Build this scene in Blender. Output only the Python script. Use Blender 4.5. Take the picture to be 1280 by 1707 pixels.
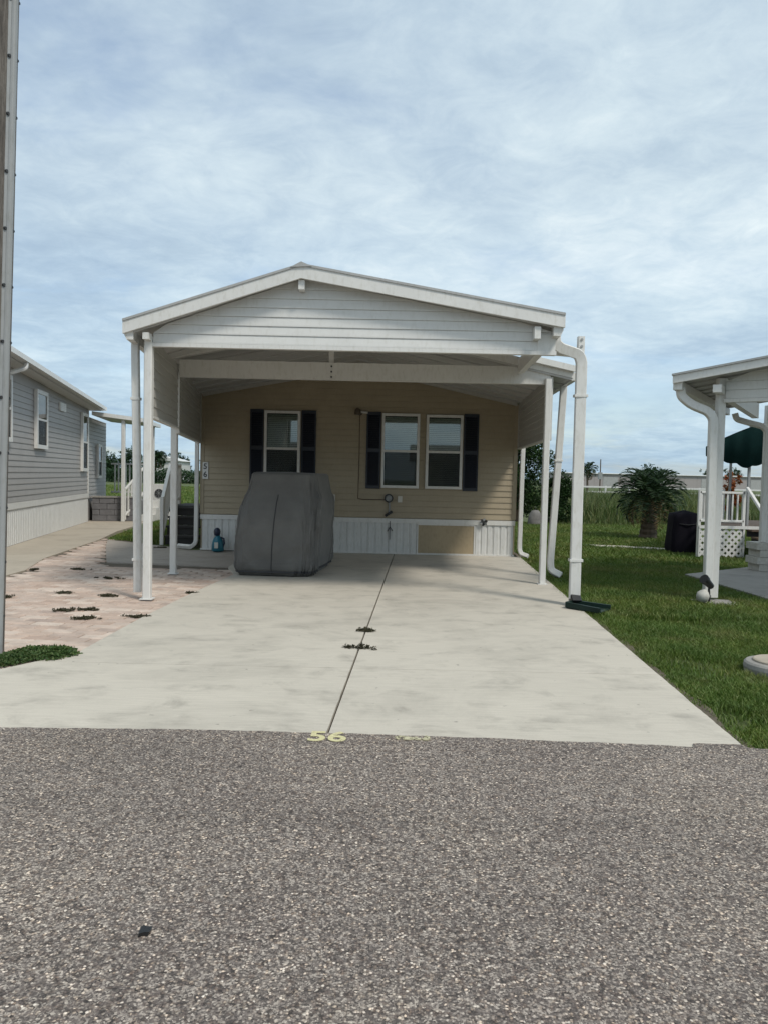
import bpy, math, random
import numpy as np
from mathutils import Vector, Matrix, noise as mnoise

# ------------------------------------------------------------------ scene reset
for o in list(bpy.data.objects):
    bpy.data.objects.remove(o)
SC = bpy.context.scene
COL = SC.collection
R = math.radians
RNG = random.Random(7)
NPR = np.random.default_rng(11)

# ------------------------------------------------------------------ camera
CAM_H = 1.5
cam = bpy.data.cameras.new('camera')
cam.sensor_fit = 'HORIZONTAL'
cam.sensor_width = 36.0
cam.lens = 36.0 * 1282.0 / 1280.0
cam.clip_start = 0.05
cam.clip_end = 3000
camo = bpy.data.objects.new('camera', cam)
COL.objects.link(camo)
PITCH = math.atan((853.5 - 794.0) / 1282.0)          # slightly below level
camo.matrix_world = (Matrix.Translation((0, 0, CAM_H)) @ Matrix.Rotation(R(90) - PITCH, 4, 'X')
                     @ Matrix.Rotation(R(1.25), 4, 'Z'))
SC.camera = camo

# ------------------------------------------------------------------ light
SUN_DIR = Vector((0.95, -1.0, 1.75)).normalized()     # towards the sun: behind the camera, to the right
SUN_EL = math.asin(SUN_DIR.z)
SUN_AZ = math.atan2(SUN_DIR.x, SUN_DIR.y)             # from +Y towards +X
sun = bpy.data.lights.new('sun', 'SUN')
sun.energy = 1.5
sun.angle = R(11)
sun.color = (1.0, 0.95, 0.87)
suno = bpy.data.objects.new('sun', sun)
COL.objects.link(suno)
suno.rotation_euler = (-SUN_DIR).to_track_quat('-Z', 'Y').to_euler()
suno.location = (20, -20, 40)

world = bpy.data.worlds.new('World')
SC.world = world
world.use_nodes = True
WT = world.node_tree
WT.nodes.clear()


def wn(t, **kw):
    n = WT.nodes.new(t)
    for k, v in kw.items():
        setattr(n, k, v)
    return n


def wmath(op, a, b=None, c=None, clamp=False):
    n = wn('ShaderNodeMath', operation=op, use_clamp=clamp)
    for i, v in enumerate((a, b, c)):
        if v is None:
            continue
        if isinstance(v, (int, float)):
            n.inputs[i].default_value = v
        else:
            WT.links.new(v, n.inputs[i])
    return n.outputs[0]


def wramp(fac, stops):
    n = wn('ShaderNodeValToRGB')
    r = n.color_ramp
    while len(r.elements) < len(stops):
        r.elements.new(0.5)
    for e, (p, c) in zip(r.elements, stops):
        e.position = p
        e.color = (*c, 1) if len(c) == 3 else c
    WT.links.new(fac, n.inputs[0])
    return n.outputs[0]


def wnoise(vec, scale, detail, rough, dist=0.0, off=(0, 0, 0), stretch=(1, 1, 1)):
    mp = wn('ShaderNodeMapping')
    mp.inputs['Location'].default_value = off
    mp.inputs['Scale'].default_value = stretch
    WT.links.new(vec, mp.inputs['Vector'])
    n = wn('ShaderNodeTexNoise')
    n.inputs['Scale'].default_value = scale
    n.inputs['Detail'].default_value = detail
    n.inputs['Roughness'].default_value = rough
    n.inputs['Distortion'].default_value = dist
    WT.links.new(mp.outputs[0], n.inputs['Vector'])
    return n.outputs[0]


sky = wn('ShaderNodeTexSky', sky_type='NISHITA')
sky.sun_disc = False
sky.sun_elevation = SUN_EL
sky.sun_rotation = SUN_AZ
sky.air_density = 1.0
sky.dust_density = 1.2
tc = wn('ShaderNodeTexCoord')
sep = wn('ShaderNodeSeparateXYZ')
WT.links.new(tc.outputs['Generated'], sep.inputs[0])
zc = wmath('MAXIMUM', sep.outputs[2], 0.0)
den = wmath('ADD', zc, 0.14)
ux = wmath('DIVIDE', sep.outputs[0], den)
uy = wmath('DIVIDE', sep.outputs[1], den)
cmb = wn('ShaderNodeCombineXYZ')
WT.links.new(ux, cmb.inputs[0])
WT.links.new(uy, cmb.inputs[1])
pl = cmb.outputs[0]
big = wnoise(pl, 0.55, 3, 0.5, 0.3, off=(3.1, 0.4, 0))
mid = wnoise(pl, 1.9, 7, 0.62, 0.4, off=(1.7, 5.2, 2))
fine = wnoise(pl, 6.5, 8, 0.66, 0.5, off=(8.3, 2.0, 1))
# brightness of the cloud sheet
b1 = wmath('MULTIPLY', big, 0.40)
b2 = wmath('MULTIPLY_ADD', mid, 0.34, b1)
b3 = wmath('MULTIPLY_ADD', fine, 0.26, b2)
CLOUD = 7.0      # background strength is 0.1
cl = wramp(b3, [(0.34, (0.37, 0.465, 0.57)), (0.44, (0.475, 0.575, 0.665)), (0.53, (0.60, 0.695, 0.755)),
                (0.61, (0.74, 0.81, 0.835)), (0.70, (0.95, 0.965, 0.96))])
sc1 = wn('ShaderNodeVectorMath', operation='SCALE')
hz_ = wramp(zc, [(0.0, (0.74, 0.86, 0.95)), (0.10, (0.82, 0.90, 0.96)), (0.34, (0.98, 1.0, 1.0))])
clm = wn('ShaderNodeMix', data_type='RGBA', blend_type='MULTIPLY')
clm.inputs[0].default_value = 1.0
WT.links.new(cl, clm.inputs[6])
WT.links.new(hz_, clm.inputs[7])
WT.links.new(clm.outputs[2], sc1.inputs[0])
sc1.inputs['Scale'].default_value = CLOUD
# thin places where the blue shows through
hol = wnoise(pl, 0.8, 6, 0.6, 0.4, off=(14.6, 8.8, 4))
cover = wramp(hol, [(0.30, (0.25, 0.25, 0.25)), (0.46, (0.86, 0.86, 0.86)), (0.6, (0.97, 0.97, 0.97))])
mx = wn('ShaderNodeMix', data_type='RGBA')
WT.links.new(cover, mx.inputs[0])
WT.links.new(sky.outputs[0], mx.inputs[6])
WT.links.new(sc1.outputs[0], mx.inputs[7])
bg = wn('ShaderNodeBackground')
bg.inputs[1].default_value = 0.1
WT.links.new(mx.outputs[2], bg.inputs[0])
wo = wn('ShaderNodeOutputWorld')
WT.links.new(bg.outputs[0], wo.inputs[0])

SC.view_settings.view_transform = 'Standard'
SC.view_settings.look = 'None'
SC.view_settings.exposure = 0.74
SC.view_settings.gamma = 1.0
SC.view_settings.use_curve_mapping = False
SC.render.engine = 'CYCLES'
SC.cycles.max_bounces = 8
SC.cycles.transparent_max_bounces = 12
SC.cycles.sample_clamp_indirect = 4.0

# ------------------------------------------------------------------ materials
MAT = {}


class NT:
    """small helper round a material's node tree"""

    def __init__(self, name):
        m = bpy.data.materials.new(name)
        m.use_nodes = True
        self.m = m
        self.t = m.node_tree
        self.b = self.t.nodes['Principled BSDF']
        self.tc = self.t.nodes.new('ShaderNodeTexCoord')
        self.geo = self.t.nodes.new('ShaderNodeNewGeometry')
        self.pos = self.geo.outputs['Position']

    def n(self, t, **kw):
        n = self.t.nodes.new(t)
        for k, v in kw.items():
            setattr(n, k, v)
        return n

    def l(self, a, b):
        self.t.links.new(a, b)

    def noise(self, scale, detail=4, rough=0.55, vec=None, stretch=None, dist=0.0):
        v = vec or self.pos
        if stretch:
            mp = self.n('ShaderNodeMapping')
            mp.inputs['Scale'].default_value = stretch
            self.l(v, mp.inputs[0])
            v = mp.outputs[0]
        n = self.n('ShaderNodeTexNoise')
        n.inputs['Scale'].default_value = scale
        n.inputs['Detail'].default_value = detail
        n.inputs['Roughness'].default_value = rough
        n.inputs['Distortion'].default_value = dist
        self.l(v, n.inputs['Vector'])
        return n.outputs[0]

    def ramp(self, fac, stops, interp='LINEAR'):
        n = self.n('ShaderNodeValToRGB')
        r = n.color_ramp
        r.interpolation = interp
        while len(r.elements) < len(stops):
            r.elements.new(0.5)
        for e, (p, c) in zip(r.elements, stops):
            e.position = p
            if isinstance(c, (int, float)):
                c = (c, c, c)
            e.color = (*c, 1)
        self.l(fac, n.inputs[0])
        return n.outputs[0]

    def mix(self, fac, a, b, blend='MIX'):
        n = self.n('ShaderNodeMix', data_type='RGBA', blend_type=blend)
        for i, v in ((0, fac), (6, a), (7, b)):
            if isinstance(v, (int, float)):
                n.inputs[i].default_value = v
            elif isinstance(v, tuple):
                n.inputs[i].default_value = (*v, 1)
            else:
                self.l(v, n.inputs[i])
        return n.outputs[2]

    def math(self, op, a, b=None):
        n = self.n('ShaderNodeMath', operation=op)
        for i, v in enumerate((a, b)):
            if v is None:
                continue
            if isinstance(v, (int, float)):
                n.inputs[i].default_value = v
            else:
                self.l(v, n.inputs[i])
        return n.outputs[0]

    def bump(self, h, strength=0.3, dist=0.01):
        n = self.n('ShaderNodeBump')
        n.inputs['Strength'].default_value = strength
        n.inputs['Distance'].default_value = dist
        self.l(h, n.inputs['Height'])
        self.l(n.outputs[0], self.b.inputs['Normal'])

    def col(self, c):
        if isinstance(c, tuple):
            self.b.inputs['Base Color'].default_value = (*c, 1)
        else:
            self.l(c, self.b.inputs['Base Color'])

    def rough(self, r):
        if isinstance(r, (int, float)):
            self.b.inputs['Roughness'].default_value = r
        else:
            self.l(r, self.b.inputs['Roughness'])


def painted(name, c, rough=0.45, var=0.08, dirt=(0.35, 0.33, 0.27), dirt_amt=0.18, scale=3.0, bump=0.0, spec=0.5,
            metal=0.0):
    """plain coloured sheet goods with slight unevenness and grime"""
    t = NT(name)
    n1 = t.noise(scale, 5, 0.6)
    n2 = t.noise(scale * 9, 4, 0.6, stretch=(1, 1, 0.35))
    v = t.ramp(n1, [(0.3, 1 - var), (0.7, 1 + 0.0)])
    base = t.mix(1.0, c, v, 'MULTIPLY')
    d = t.math('MULTIPLY', t.ramp(n2, [(0.50, 0.0), (0.72, 1.0)]), dirt_amt)
    t.col(t.mix(d, base, tuple(x * y * 1.6 for x, y in zip(dirt, c))))
    t.rough(rough)
    t.b.inputs['Specular IOR Level'].default_value = spec
    t.b.inputs['Metallic'].default_value = metal
    if bump:
        t.bump(t.noise(60, 3, 0.6), bump, 0.002)
    MAT[name] = t.m
    return t


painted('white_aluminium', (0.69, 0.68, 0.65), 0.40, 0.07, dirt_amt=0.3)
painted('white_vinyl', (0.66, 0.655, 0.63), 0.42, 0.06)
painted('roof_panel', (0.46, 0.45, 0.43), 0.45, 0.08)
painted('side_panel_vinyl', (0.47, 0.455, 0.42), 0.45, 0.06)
painted('skirt_white', (0.66, 0.66, 0.64), 0.45, 0.08, dirt_amt=0.3)
painted('tan_vinyl', (0.39, 0.325, 0.225), 0.5, 0.10)
painted('tan_panel', (0.40, 0.32, 0.205), 0.55, 0.14, dirt_amt=0.35)
painted('grey_vinyl', (0.345, 0.33, 0.315), 0.5, 0.10)
painted('navy_shutter', (0.011, 0.015, 0.026), 0.4, 0.15, dirt_amt=0.1)
painted('dark_metal', (0.035, 0.036, 0.038), 0.45, 0.2)
painted('bronze', (0.10, 0.075, 0.05), 0.4, 0.2)
painted('grey_metal', (0.30, 0.31, 0.31), 0.45, 0.15, dirt_amt=0.3)
painted('roof_grey', (0.40, 0.40, 0.39), 0.5, 0.15, dirt_amt=0.3)
painted('shingle', (0.10, 0.095, 0.09), 0.85, 0.3)
painted('black_plastic', (0.014, 0.014, 0.015), 0.42, 0.2)
painted('green_plastic', (0.010, 0.026, 0.020), 0.5, 0.25, dirt_amt=0.2, spec=0.25)
painted('teal_plastic', (0.02, 0.16, 0.22), 0.35, 0.2)
painted('navy_plastic', (0.012, 0.02, 0.045), 0.35, 0.2)
painted('cream_plastic', (0.62, 0.60, 0.54), 0.45, 0.08)
painted('dark_tread', (0.04, 0.038, 0.036), 0.8, 0.3)
painted('room_dark', (0.02, 0.02, 0.022), 0.8, 0.1)
painted('blind_white', (0.62, 0.66, 0.61), 0.6, 0.06)
painted('brown_wood', (0.10, 0.065, 0.04), 0.7, 0.3, scale=8)
painted('warehouse_wall', (0.36, 0.325, 0.315), 0.6, 0.08)
painted('house_far', (0.62, 0.62, 0.60), 0.6, 0.1)
painted('black_cover', (0.008, 0.007, 0.012), 0.8, 0.2, dirt_amt=0.0, spec=0.12)
painted('rock_white', (0.55, 0.53, 0.48), 0.8, 0.25, scale=20)
painted('rock_grey', (0.20, 0.19, 0.18), 0.85, 0.35, scale=8, bump=0.4)
painted('sand', (0.50, 0.46, 0.38), 0.9, 0.3, scale=5)
painted('soil', (0.13, 0.105, 0.075), 0.95, 0.4, scale=12)
painted('bark', (0.12, 0.095, 0.07), 0.9, 0.4, scale=14, bump=0.6)
painted('brick_grey', (0.17, 0.165, 0.17), 0.85, 0.35, scale=6, bump=0.3)


def mk_concrete(name, c, stain=0.5, c2=None):
    t = NT(name)
    oi = t.n('ShaderNodeObjectInfo')
    big = t.noise(0.55, 4, 0.55)
    mid = t.noise(2.6, 6, 0.66, dist=0.4)
    streak = t.noise(5.0, 5, 0.65, stretch=(0.35, 1.0, 1.0))
    fin = t.noise(90, 3, 0.7)
    v = t.mix(0.5, t.ramp(big, [(0.3, 0.86), (0.7, 1.05)]), t.ramp(fin, [(0.3, 0.90), (0.7, 1.08)]))
    base = t.mix(1.0, c, v, 'MULTIPLY')
    base = t.mix(1.0, base, t.ramp(oi.outputs['Random'], [(0, 0.96), (1, 1.0)]), 'MULTIPLY')
    s1 = t.math('MULTIPLY', t.ramp(mid, [(0.48, 0.0), (0.64, 1.0)]), t.ramp(streak, [(0.40, 0.0), (0.62, 1.0)]))
    broad = t.ramp(t.noise(0.9, 6, 0.7, stretch=(0.7, 1.0, 1.0), dist=0.8), [(0.50, 1.0), (0.64, 0.86), (0.74, 0.78)])
    base = t.mix(1.0, base, broad, 'MULTIPLY')
    broom = t.noise(60, 3, 0.6, stretch=(0.06, 1.0, 1.0))
    base = t.mix(1.0, base, t.ramp(broom, [(0.35, 0.93), (0.65, 1.04)]), 'MULTIPLY')
    s = t.math('MULTIPLY', s1, stain)
    base = t.mix(s, base, tuple(x * 0.42 for x in c))
    dots = t.noise(14, 2, 0.5)
    base = t.mix(t.math('MULTIPLY', t.ramp(dots, [(0.72, 0.0), (0.76, 1.0)]), 0.5), base, tuple(x * 0.3 for x in c))
    t.col(base)
    t.rough(0.85)
    t.bump(t.mix(0.5, fin, mid), 0.25, 0.004)
    MAT[name] = t.m


mk_concrete('concrete', (0.525, 0.48, 0.405), 0.5)
mk_concrete('concrete_path', (0.42, 0.365, 0.29), 0.35)
mk_concrete('concrete_grey', (0.30, 0.285, 0.26), 0.5)
mk_concrete('concrete_walk', (0.36, 0.315, 0.27), 0.5)


def mk_asphalt():
    t = NT('asphalt')
    vo = t.n('ShaderNodeTexVoronoi')
    vo.inputs['Scale'].default_value = 122
    vo.inputs['Randomness'].default_value = 1.0
    t.l(t.pos, vo.inputs['Vector'])
    rnd = t.n('ShaderNodeSeparateColor')
    t.l(vo.outputs['Color'], rnd.inputs[0])
    chip = t.ramp(rnd.outputs[0], [(0.0, (0.045, 0.041, 0.039)), (0.25, (0.095, 0.085, 0.081)), (0.50, (0.15, 0.13, 0.122)),
                                  (0.70, (0.22, 0.195, 0.175)), (0.84, (0.38, 0.35, 0.31)), (1.0, (0.78, 0.74, 0.67))])
    tint = t.ramp(rnd.outputs[1], [(0.0, (1.0, 0.93, 0.90)), (0.5, (1, 1, 1)), (1.0, (1.08, 0.96, 0.86))])
    chip = t.mix(1.0, chip, tint, 'MULTIPLY')
    edge = t.ramp(vo.outputs['Distance'], [(0.25, 1.0), (0.75, 0.5)])
    chip = t.mix(1.0, chip, edge, 'MULTIPLY')
    vo2 = t.n('ShaderNodeTexVoronoi')
    vo2.inputs['Scale'].default_value = 160
    t.l(t.pos, vo2.inputs['Vector'])
    r2 = t.n('ShaderNodeSeparateColor')
    t.l(vo2.outputs['Color'], r2.inputs[0])
    chip2 = t.ramp(r2.outputs[0], [(0.0, (0.04, 0.036, 0.034)), (0.6, (0.15, 0.133, 0.125)), (1.0, (0.44, 0.41, 0.37))])
    c = t.mix(t.ramp(t.noise(30, 2, 0.5), [(0.42, 0.0), (0.58, 0.85)]), chip, chip2)
    big = t.noise(0.9, 4, 0.6)
    c = t.mix(1.0, c, t.ramp(big, [(0.3, (0.98, 0.90, 0.85)), (0.5, (1.08, 1.01, 0.95)), (0.7, (1.22, 1.13, 1.03))]), 'MULTIPLY')
    pt = t.noise(0.45, 5, 0.65, stretch=(0.6, 1.6, 1.0), dist=0.6)
    c = t.mix(1.0, c, t.ramp(pt, [(0.36, 0.82), (0.50, 1.0), (0.66, 1.13)]), 'MULTIPLY')
    oil = t.math('MULTIPLY', t.ramp(t.noise(1.7, 3, 0.55), [(0.66, 0.0), (0.74, 1.0)]), 0.35)
    c = t.mix(oil, c, (0.06, 0.055, 0.05))
    t.col(c)
    t.rough(0.8)
    t.bump(t.math('ADD', t.math('SUBTRACT', 1.0, vo.outputs['Distance']), rnd.outputs[2]), 0.4, 0.004)
    MAT['asphalt'] = t.m


mk_asphalt()


def mk_paver():
    t = NT('paver')
    oi = t.n('ShaderNodeObjectInfo')
    ri = t.geo.outputs['Random Per Island']
    r = t.math('FRACT', t.math('ADD', oi.outputs['Random'], ri))
    c = t.ramp(r, [(0.0, (0.44, 0.325, 0.26)), (0.3, (0.54, 0.415, 0.335)), (0.55, (0.48, 0.375, 0.31)),
                   (0.8, (0.62, 0.51, 0.425)), (1.0, (0.39, 0.30, 0.25))])
    n = t.noise(6, 5, 0.65)
    c = t.mix(1.0, c, t.ramp(n, [(0.3, 0.78), (0.7, 1.08)]), 'MULTIPLY')
    st = t.math('MULTIPLY', t.ramp(t.noise(1.1, 5, 0.65, dist=0.5), [(0.50, 0.0), (0.66, 1.0)]), 0.45)
    c = t.mix(st, c, (0.20, 0.17, 0.15))
    t.col(c)
    t.rough(0.85)
    t.bump(t.noise(70, 4, 0.7), 0.35, 0.004)
    MAT['paver'] = t.m


mk_paver()


def mk_leaf(name, c1, c2, c3, trans=0.25, rough=0.5, patch=False):
    t = NT(name)
    ri = t.geo.outputs['Random Per Island']
    c = t.ramp(ri, [(0.0, c1), (0.55, c2), (1.0, c3)])
    n = t.noise(1.3, 3, 0.6)
    c = t.mix(1.0, c, t.ramp(n, [(0.3, 0.72), (0.7, 1.15)]), 'MULTIPLY')
    if patch:
        pn = t.noise(2.1, 5, 0.65, dist=0.5)
        c = t.mix(t.ramp(pn, [(0.50, 0.0), (0.68, 0.75)]), c, (0.20, 0.185, 0.07))
        pn2 = t.noise(0.9, 4, 0.6)
        c = t.mix(t.ramp(pn2, [(0.42, 0.0), (0.60, 0.6)]), c, (0.065, 0.135, 0.024))
    t.col(c)
    t.rough(rough)
    t.b.inputs['Specular IOR Level'].default_value = 0.3
    tr = t.n('ShaderNodeBsdfTranslucent')
    t.l(c, tr.inputs[0])
    ms = t.n('ShaderNodeMixShader')
    ms.inputs[0].default_value = trans
    out = t.t.nodes['Material Output']
    t.l(t.b.outputs[0], ms.inputs[1])
    t.l(tr.outputs[0], ms.inputs[2])
    t.l(ms.outputs[0], out.inputs[0])
    MAT[name] = t.m


mk_leaf('grass', (0.085, 0.145, 0.023), (0.14, 0.205, 0.035), (0.24, 0.255, 0.078), patch=True)
mk_leaf('tall_grass', (0.060, 0.105, 0.028), (0.11, 0.145, 0.042), (0.17, 0.175, 0.075))
mk_leaf('creeper', (0.040, 0.085, 0.022), (0.065, 0.12, 0.032), (0.12, 0.16, 0.055))
mk_leaf('weed', (0.030, 0.036, 0.016), (0.06, 0.058, 0.028), (0.12, 0.10, 0.065))
mk_leaf('tree_leaf', (0.014, 0.035, 0.010), (0.026, 0.060, 0.016), (0.05, 0.095, 0.024))
mk_leaf('far_leaf', (0.018, 0.045, 0.018), (0.028, 0.065, 0.024), (0.045, 0.085, 0.03))
mk_leaf('palm_leaf', (0.012, 0.030, 0.011), (0.020, 0.048, 0.016), (0.038, 0.068, 0.022))
mk_leaf('dead_frond', (0.15, 0.10, 0.045), (0.22, 0.15, 0.07), (0.30, 0.21, 0.10))
mk_leaf('orange_leaf', (0.28, 0.07, 0.02), (0.33, 0.10, 0.03), (0.14, 0.10, 0.03))


def mk_ground():
    t = NT('lawn_ground')
    n = t.noise(3.0, 6, 0.7)
    n2 = t.noise(0.35, 4, 0.6)
    c = t.ramp(n, [(0.3, (0.040, 0.065, 0.016)), (0.55, (0.075, 0.095, 0.026)), (0.75, (0.13, 0.115, 0.06))])
    c = t.mix(t.ramp(n2, [(0.35, 0.0), (0.7, 0.5)]), c, (0.085, 0.12, 0.032))
    t.col(c)
    t.rough(0.95)
    t.bump(t.noise(25, 5, 0.7), 0.8, 0.03)
    MAT['lawn_ground'] = t.m


mk_ground()


def mk_fabric():
    t = NT('cover_fabric')
    n = t.noise(2.5, 4, 0.6)
    w = t.noise(300, 2, 0.5)
    c = t.ramp(n, [(0.3, (0.105, 0.102, 0.096)), (0.7, (0.14, 0.137, 0.129))])
    t.col(t.mix(1.0, c, t.ramp(w, [(0.3, 0.88), (0.7, 1.06)]), 'MULTIPLY'))
    t.rough(0.72)
    t.b.inputs['Sheen Weight'].default_value = 0.15
    t.bump(t.math('ADD', t.noise(9, 4, 0.6), t.math('MULTIPLY', w, 0.12)), 0.15, 0.008)
    MAT['cover_fabric'] = t.m
    t = NT('cover_dark')
    t.col((0.045, 0.045, 0.047))
    t.rough(0.7)
    MAT['cover_dark'] = t.m


mk_fabric()


def mk_pole():
    t = NT('pole_wood')
    n = t.noise(9, 6, 0.7, stretch=(3.0, 3.0, 0.25))
    n2 = t.noise(40, 4, 0.7, stretch=(1, 1, 0.15))
    c = t.ramp(n, [(0.3, (0.055, 0.048, 0.042)), (0.5, (0.13, 0.115, 0.10)), (0.72, (0.24, 0.22, 0.195))])
    t.col(t.mix(1.0, c, t.ramp(n2, [(0.3, 0.6), (0.65, 1.1)]), 'MULTIPLY'))
    t.rough(0.9)
    t.bump(n2, 0.9, 0.01)
    MAT['pole_wood'] = t.m


mk_pole()


def mk_glass():
    t = NT('window_glass')
    tr = t.n('ShaderNodeBsdfTransparent')
    tr.inputs[0].default_value = (0.80, 0.86, 0.83, 1)
    gl = t.n('ShaderNodeBsdfGlossy')
    gl.inputs['Roughness'].default_value = 0.02
    fr = t.n('ShaderNodeFresnel')
    fr.inputs[0].default_value = 2.0
    ms = t.n('ShaderNodeMixShader')
    t.l(fr.outputs[0], ms.inputs[0])
    t.l(tr.outputs[0], ms.inputs[1])
    t.l(gl.outputs[0], ms.inputs[2])
    t.l(ms.outputs[0], t.t.nodes['Material Output'].inputs[0])
    MAT['window_glass'] = t.m
    t = NT('insect_screen')
    t.col((0.02, 0.022, 0.024))
    t.rough(0.6)
    t.b.inputs['Alpha'].default_value = 0.38
    MAT['insect_screen'] = t.m


mk_glass()


def mk_paint(name, c, wear):
    t = NT(name)
    n = t.noise(70, 4, 0.7)
    t.col(t.mix(t.ramp(n, [(0.35, 0.0), (0.6, 1.0)]), c, tuple(x * 0.75 for x in c)))
    t.rough(0.7)
    n2 = t.noise(55, 3, 0.6)
    al = t.ramp(n2, [(wear - 0.06, 0.0), (wear + 0.04, 1.0)])
    t.l(al, t.b.inputs['Alpha'])
    MAT[name] = t.m


mk_paint('yellow_paint', (0.66, 0.60, 0.34), 0.33)
mk_paint('worn_paint', (0.58, 0.54, 0.36), 0.40)


def mk_canvas():
    t = NT('green_canvas')
    n = t.noise(5, 4, 0.6)
    t.col(t.ramp(n, [(0.3, (0.004, 0.018, 0.017)), (0.7, (0.006, 0.026, 0.025))]))
    t.rough(0.8)
    t.b.inputs['Specular IOR Level'].default_value = 0.1
    MAT['green_canvas'] = t.m
    t = NT('stain')
    t.col((0.05, 0.045, 0.04))
    t.rough(0.9)
    MAT['stain'] = t.m
    t = NT('digit_dark')
    t.col((0.04, 0.04, 0.045))
    t.rough(0.5)
    MAT['digit_dark'] = t.m


mk_canvas()

# ------------------------------------------------------------------ build helpers
ORG = {}        # object -> world origin of the coordinates its mesh is relative to


def mesh_obj(name, verts, faces, mat, parent=None, smooth=False, kind=None, origin=None):
    me = bpy.data.meshes.new(name)
    if parent is not None:
        org = ORG[parent.name]
    else:
        org = Vector(origin) if origin is not None else Vector((0, 0, 0))
    vs = [(v[0] - org[0], v[1] - org[1], v[2] - org[2]) for v in verts]
    me.from_pydata(vs, [], faces)
    me.update()
    if smooth:
        me.polygons.foreach_set('use_smooth', [True] * len(me.polygons))
    me.materials.append(MAT[mat])
    o = bpy.data.objects.new(name, me)
    COL.objects.link(o)
    if parent is not None:
        o.parent = parent
    else:
        o.location = org
    ORG[o.name] = org
    if kind:
        o['kind'] = kind
    return o


def np_obj(name, V, F, mat, parent=None, kind=None, smooth=False):
    """V (n,3) float array in world coordinates, F (m,k) int array: fast path for large meshes"""
    me = bpy.data.meshes.new(name)
    org = np.array(ORG[parent.name]) if parent is not None else np.zeros(3)
    V = np.asarray(V, dtype=np.float32) - org.astype(np.float32)
    n, m, k = len(V), len(F), F.shape[1]
    me.vertices.add(n)
    me.vertices.foreach_set('co', V.ravel())
    me.loops.add(m * k)
    me.loops.foreach_set('vertex_index', F.astype(np.int32).ravel())
    me.polygons.add(m)
    me.polygons.foreach_set('loop_start', np.arange(0, m * k, k, dtype=np.int32))
    me.polygons.foreach_set('loop_total', np.full(m, k, dtype=np.int32))
    if smooth:
        me.polygons.foreach_set('use_smooth', np.ones(m, dtype=bool))
    me.update(calc_edges=True)
    me.validate()
    me.materials.append(MAT[mat])
    o = bpy.data.objects.new(name, me)
    COL.objects.link(o)
    if parent is not None:
        o.parent = parent
    ORG[o.name] = Vector(org)
    if kind:
        o['kind'] = kind
    return o


def tag(o, label, cat, group=None):
    o['label'] = label
    o['category'] = cat
    if group:
        o['group'] = group
    return o


def thing(name, label, cat, loc, group=None):
    o = bpy.data.objects.new(name, None)
    o.empty_display_size = 0.2
    COL.objects.link(o)
    o.location = loc
    ORG[o.name] = Vector(loc)
    return tag(o, label, cat, group)


class MB:
    def __init__(self):
        self.v = []
        self.f = []

    def add(self, vs, fs):
        n = len(self.v)
        self.v += [tuple(p) for p in vs]
        self.f += [tuple(i + n for i in f) for f in fs]
        return self

    def hexa(self, p):          # p: 4 bottom (ccw) + 4 top
        return self.add(p, [(3, 2, 1, 0), (4, 5, 6, 7), (0, 1, 5, 4), (1, 2, 6, 5), (2, 3, 7, 6), (3, 0, 4, 7)])

    def box(self, x0, x1, y0, y1, z0, z1):
        return self.hexa([(x0, y0, z0), (x1, y0, z0), (x1, y1, z0), (x0, y1, z0),
                          (x0, y0, z1), (x1, y0, z1), (x1, y1, z1), (x0, y1, z1)])

    def prism(self, poly, off):
        n = len(poly)
        a = [Vector(p) for p in poly]
        b = [p + Vector(off) for p in a]
        fs = [tuple(range(n - 1, -1, -1)), tuple(range(n, 2 * n))]
        fs += [(i, (i + 1) % n, n + (i + 1) % n, n + i) for i in range(n)]
        return self.add(a + b, fs)

    def tube(self, pts, prof, closed_ends=True, up=Vector((0, 0, 1)), scale=None):
        """sweep a 2D profile (list of (a,b)) along points with mitred corners"""
        pts = [Vector(p) for p in pts]
        n = len(prof)
        rings = []
        for i, p in enumerate(pts):
            if i == 0:
                d = (pts[1] - p).normalized()
            elif i == len(pts) - 1:
                d = (p - pts[i - 1]).normalized()
            else:
                d = ((p - pts[i - 1]).normalized() + (pts[i + 1] - p).normalized()).normalized()
            if i == 0:
                ref = up if abs(d.dot(up)) < 0.97 else Vector((0, 1, 0))
                s = d.cross(ref).normalized()
            else:                           # parallel transport keeps the profile from twisting
                s = (ps - d * ps.dot(d)).normalized()
            t = s.cross(d).normalized()
            ps, pt = s, t
            k = 1 if scale is None else scale[i]
            rings.append([p + s * a * k + t * b * k for a, b in prof])
        vs = [v for r in rings for v in r]
        fs = []
        for i in range(len(pts) - 1):
            for j in range(n):
                fs.append((i * n + j, i * n + (j + 1) % n, (i + 1) * n + (j + 1) % n, (i + 1) * n + j))
        if closed_ends:
            fs.append(tuple(range(n - 1, -1, -1)))
            fs.append(tuple(range((len(pts) - 1) * n, len(pts) * n)))
        return self.add(vs, fs)

    def cyl(self, p0, p1, r0, r1=None, n=12):
        r1 = r0 if r1 is None else r1
        prof = [(math.cos(2 * math.pi * i / n), math.sin(2 * math.pi * i / n)) for i in range(n)]
        return self.tube([p0, p1], prof, scale=[r0, r1])

    def lathe(self, c, prof, n=16):
        vs, fs = [], []
        for r, z in prof:
            for i in range(n):
                a = 2 * math.pi * i / n
                vs.append((c[0] + r * math.cos(a), c[1] + r * math.sin(a), c[2] + z))
        for k in range(len(prof) - 1):
            for i in range(n):
                fs.append((k * n + i, k * n + (i + 1) % n, (k + 1) * n + (i + 1) % n, (k + 1) * n + i))
        fs.append(tuple(range(n - 1, -1, -1)))
        fs.append(tuple(range((len(prof) - 1) * n, len(prof) * n)))
        return self.add(vs, fs)

    def build(self, name, mat, parent=None, smooth=False, kind=None, origin=None):
        return mesh_obj(name, self.v, self.f, mat, parent, smooth, kind, origin)


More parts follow.
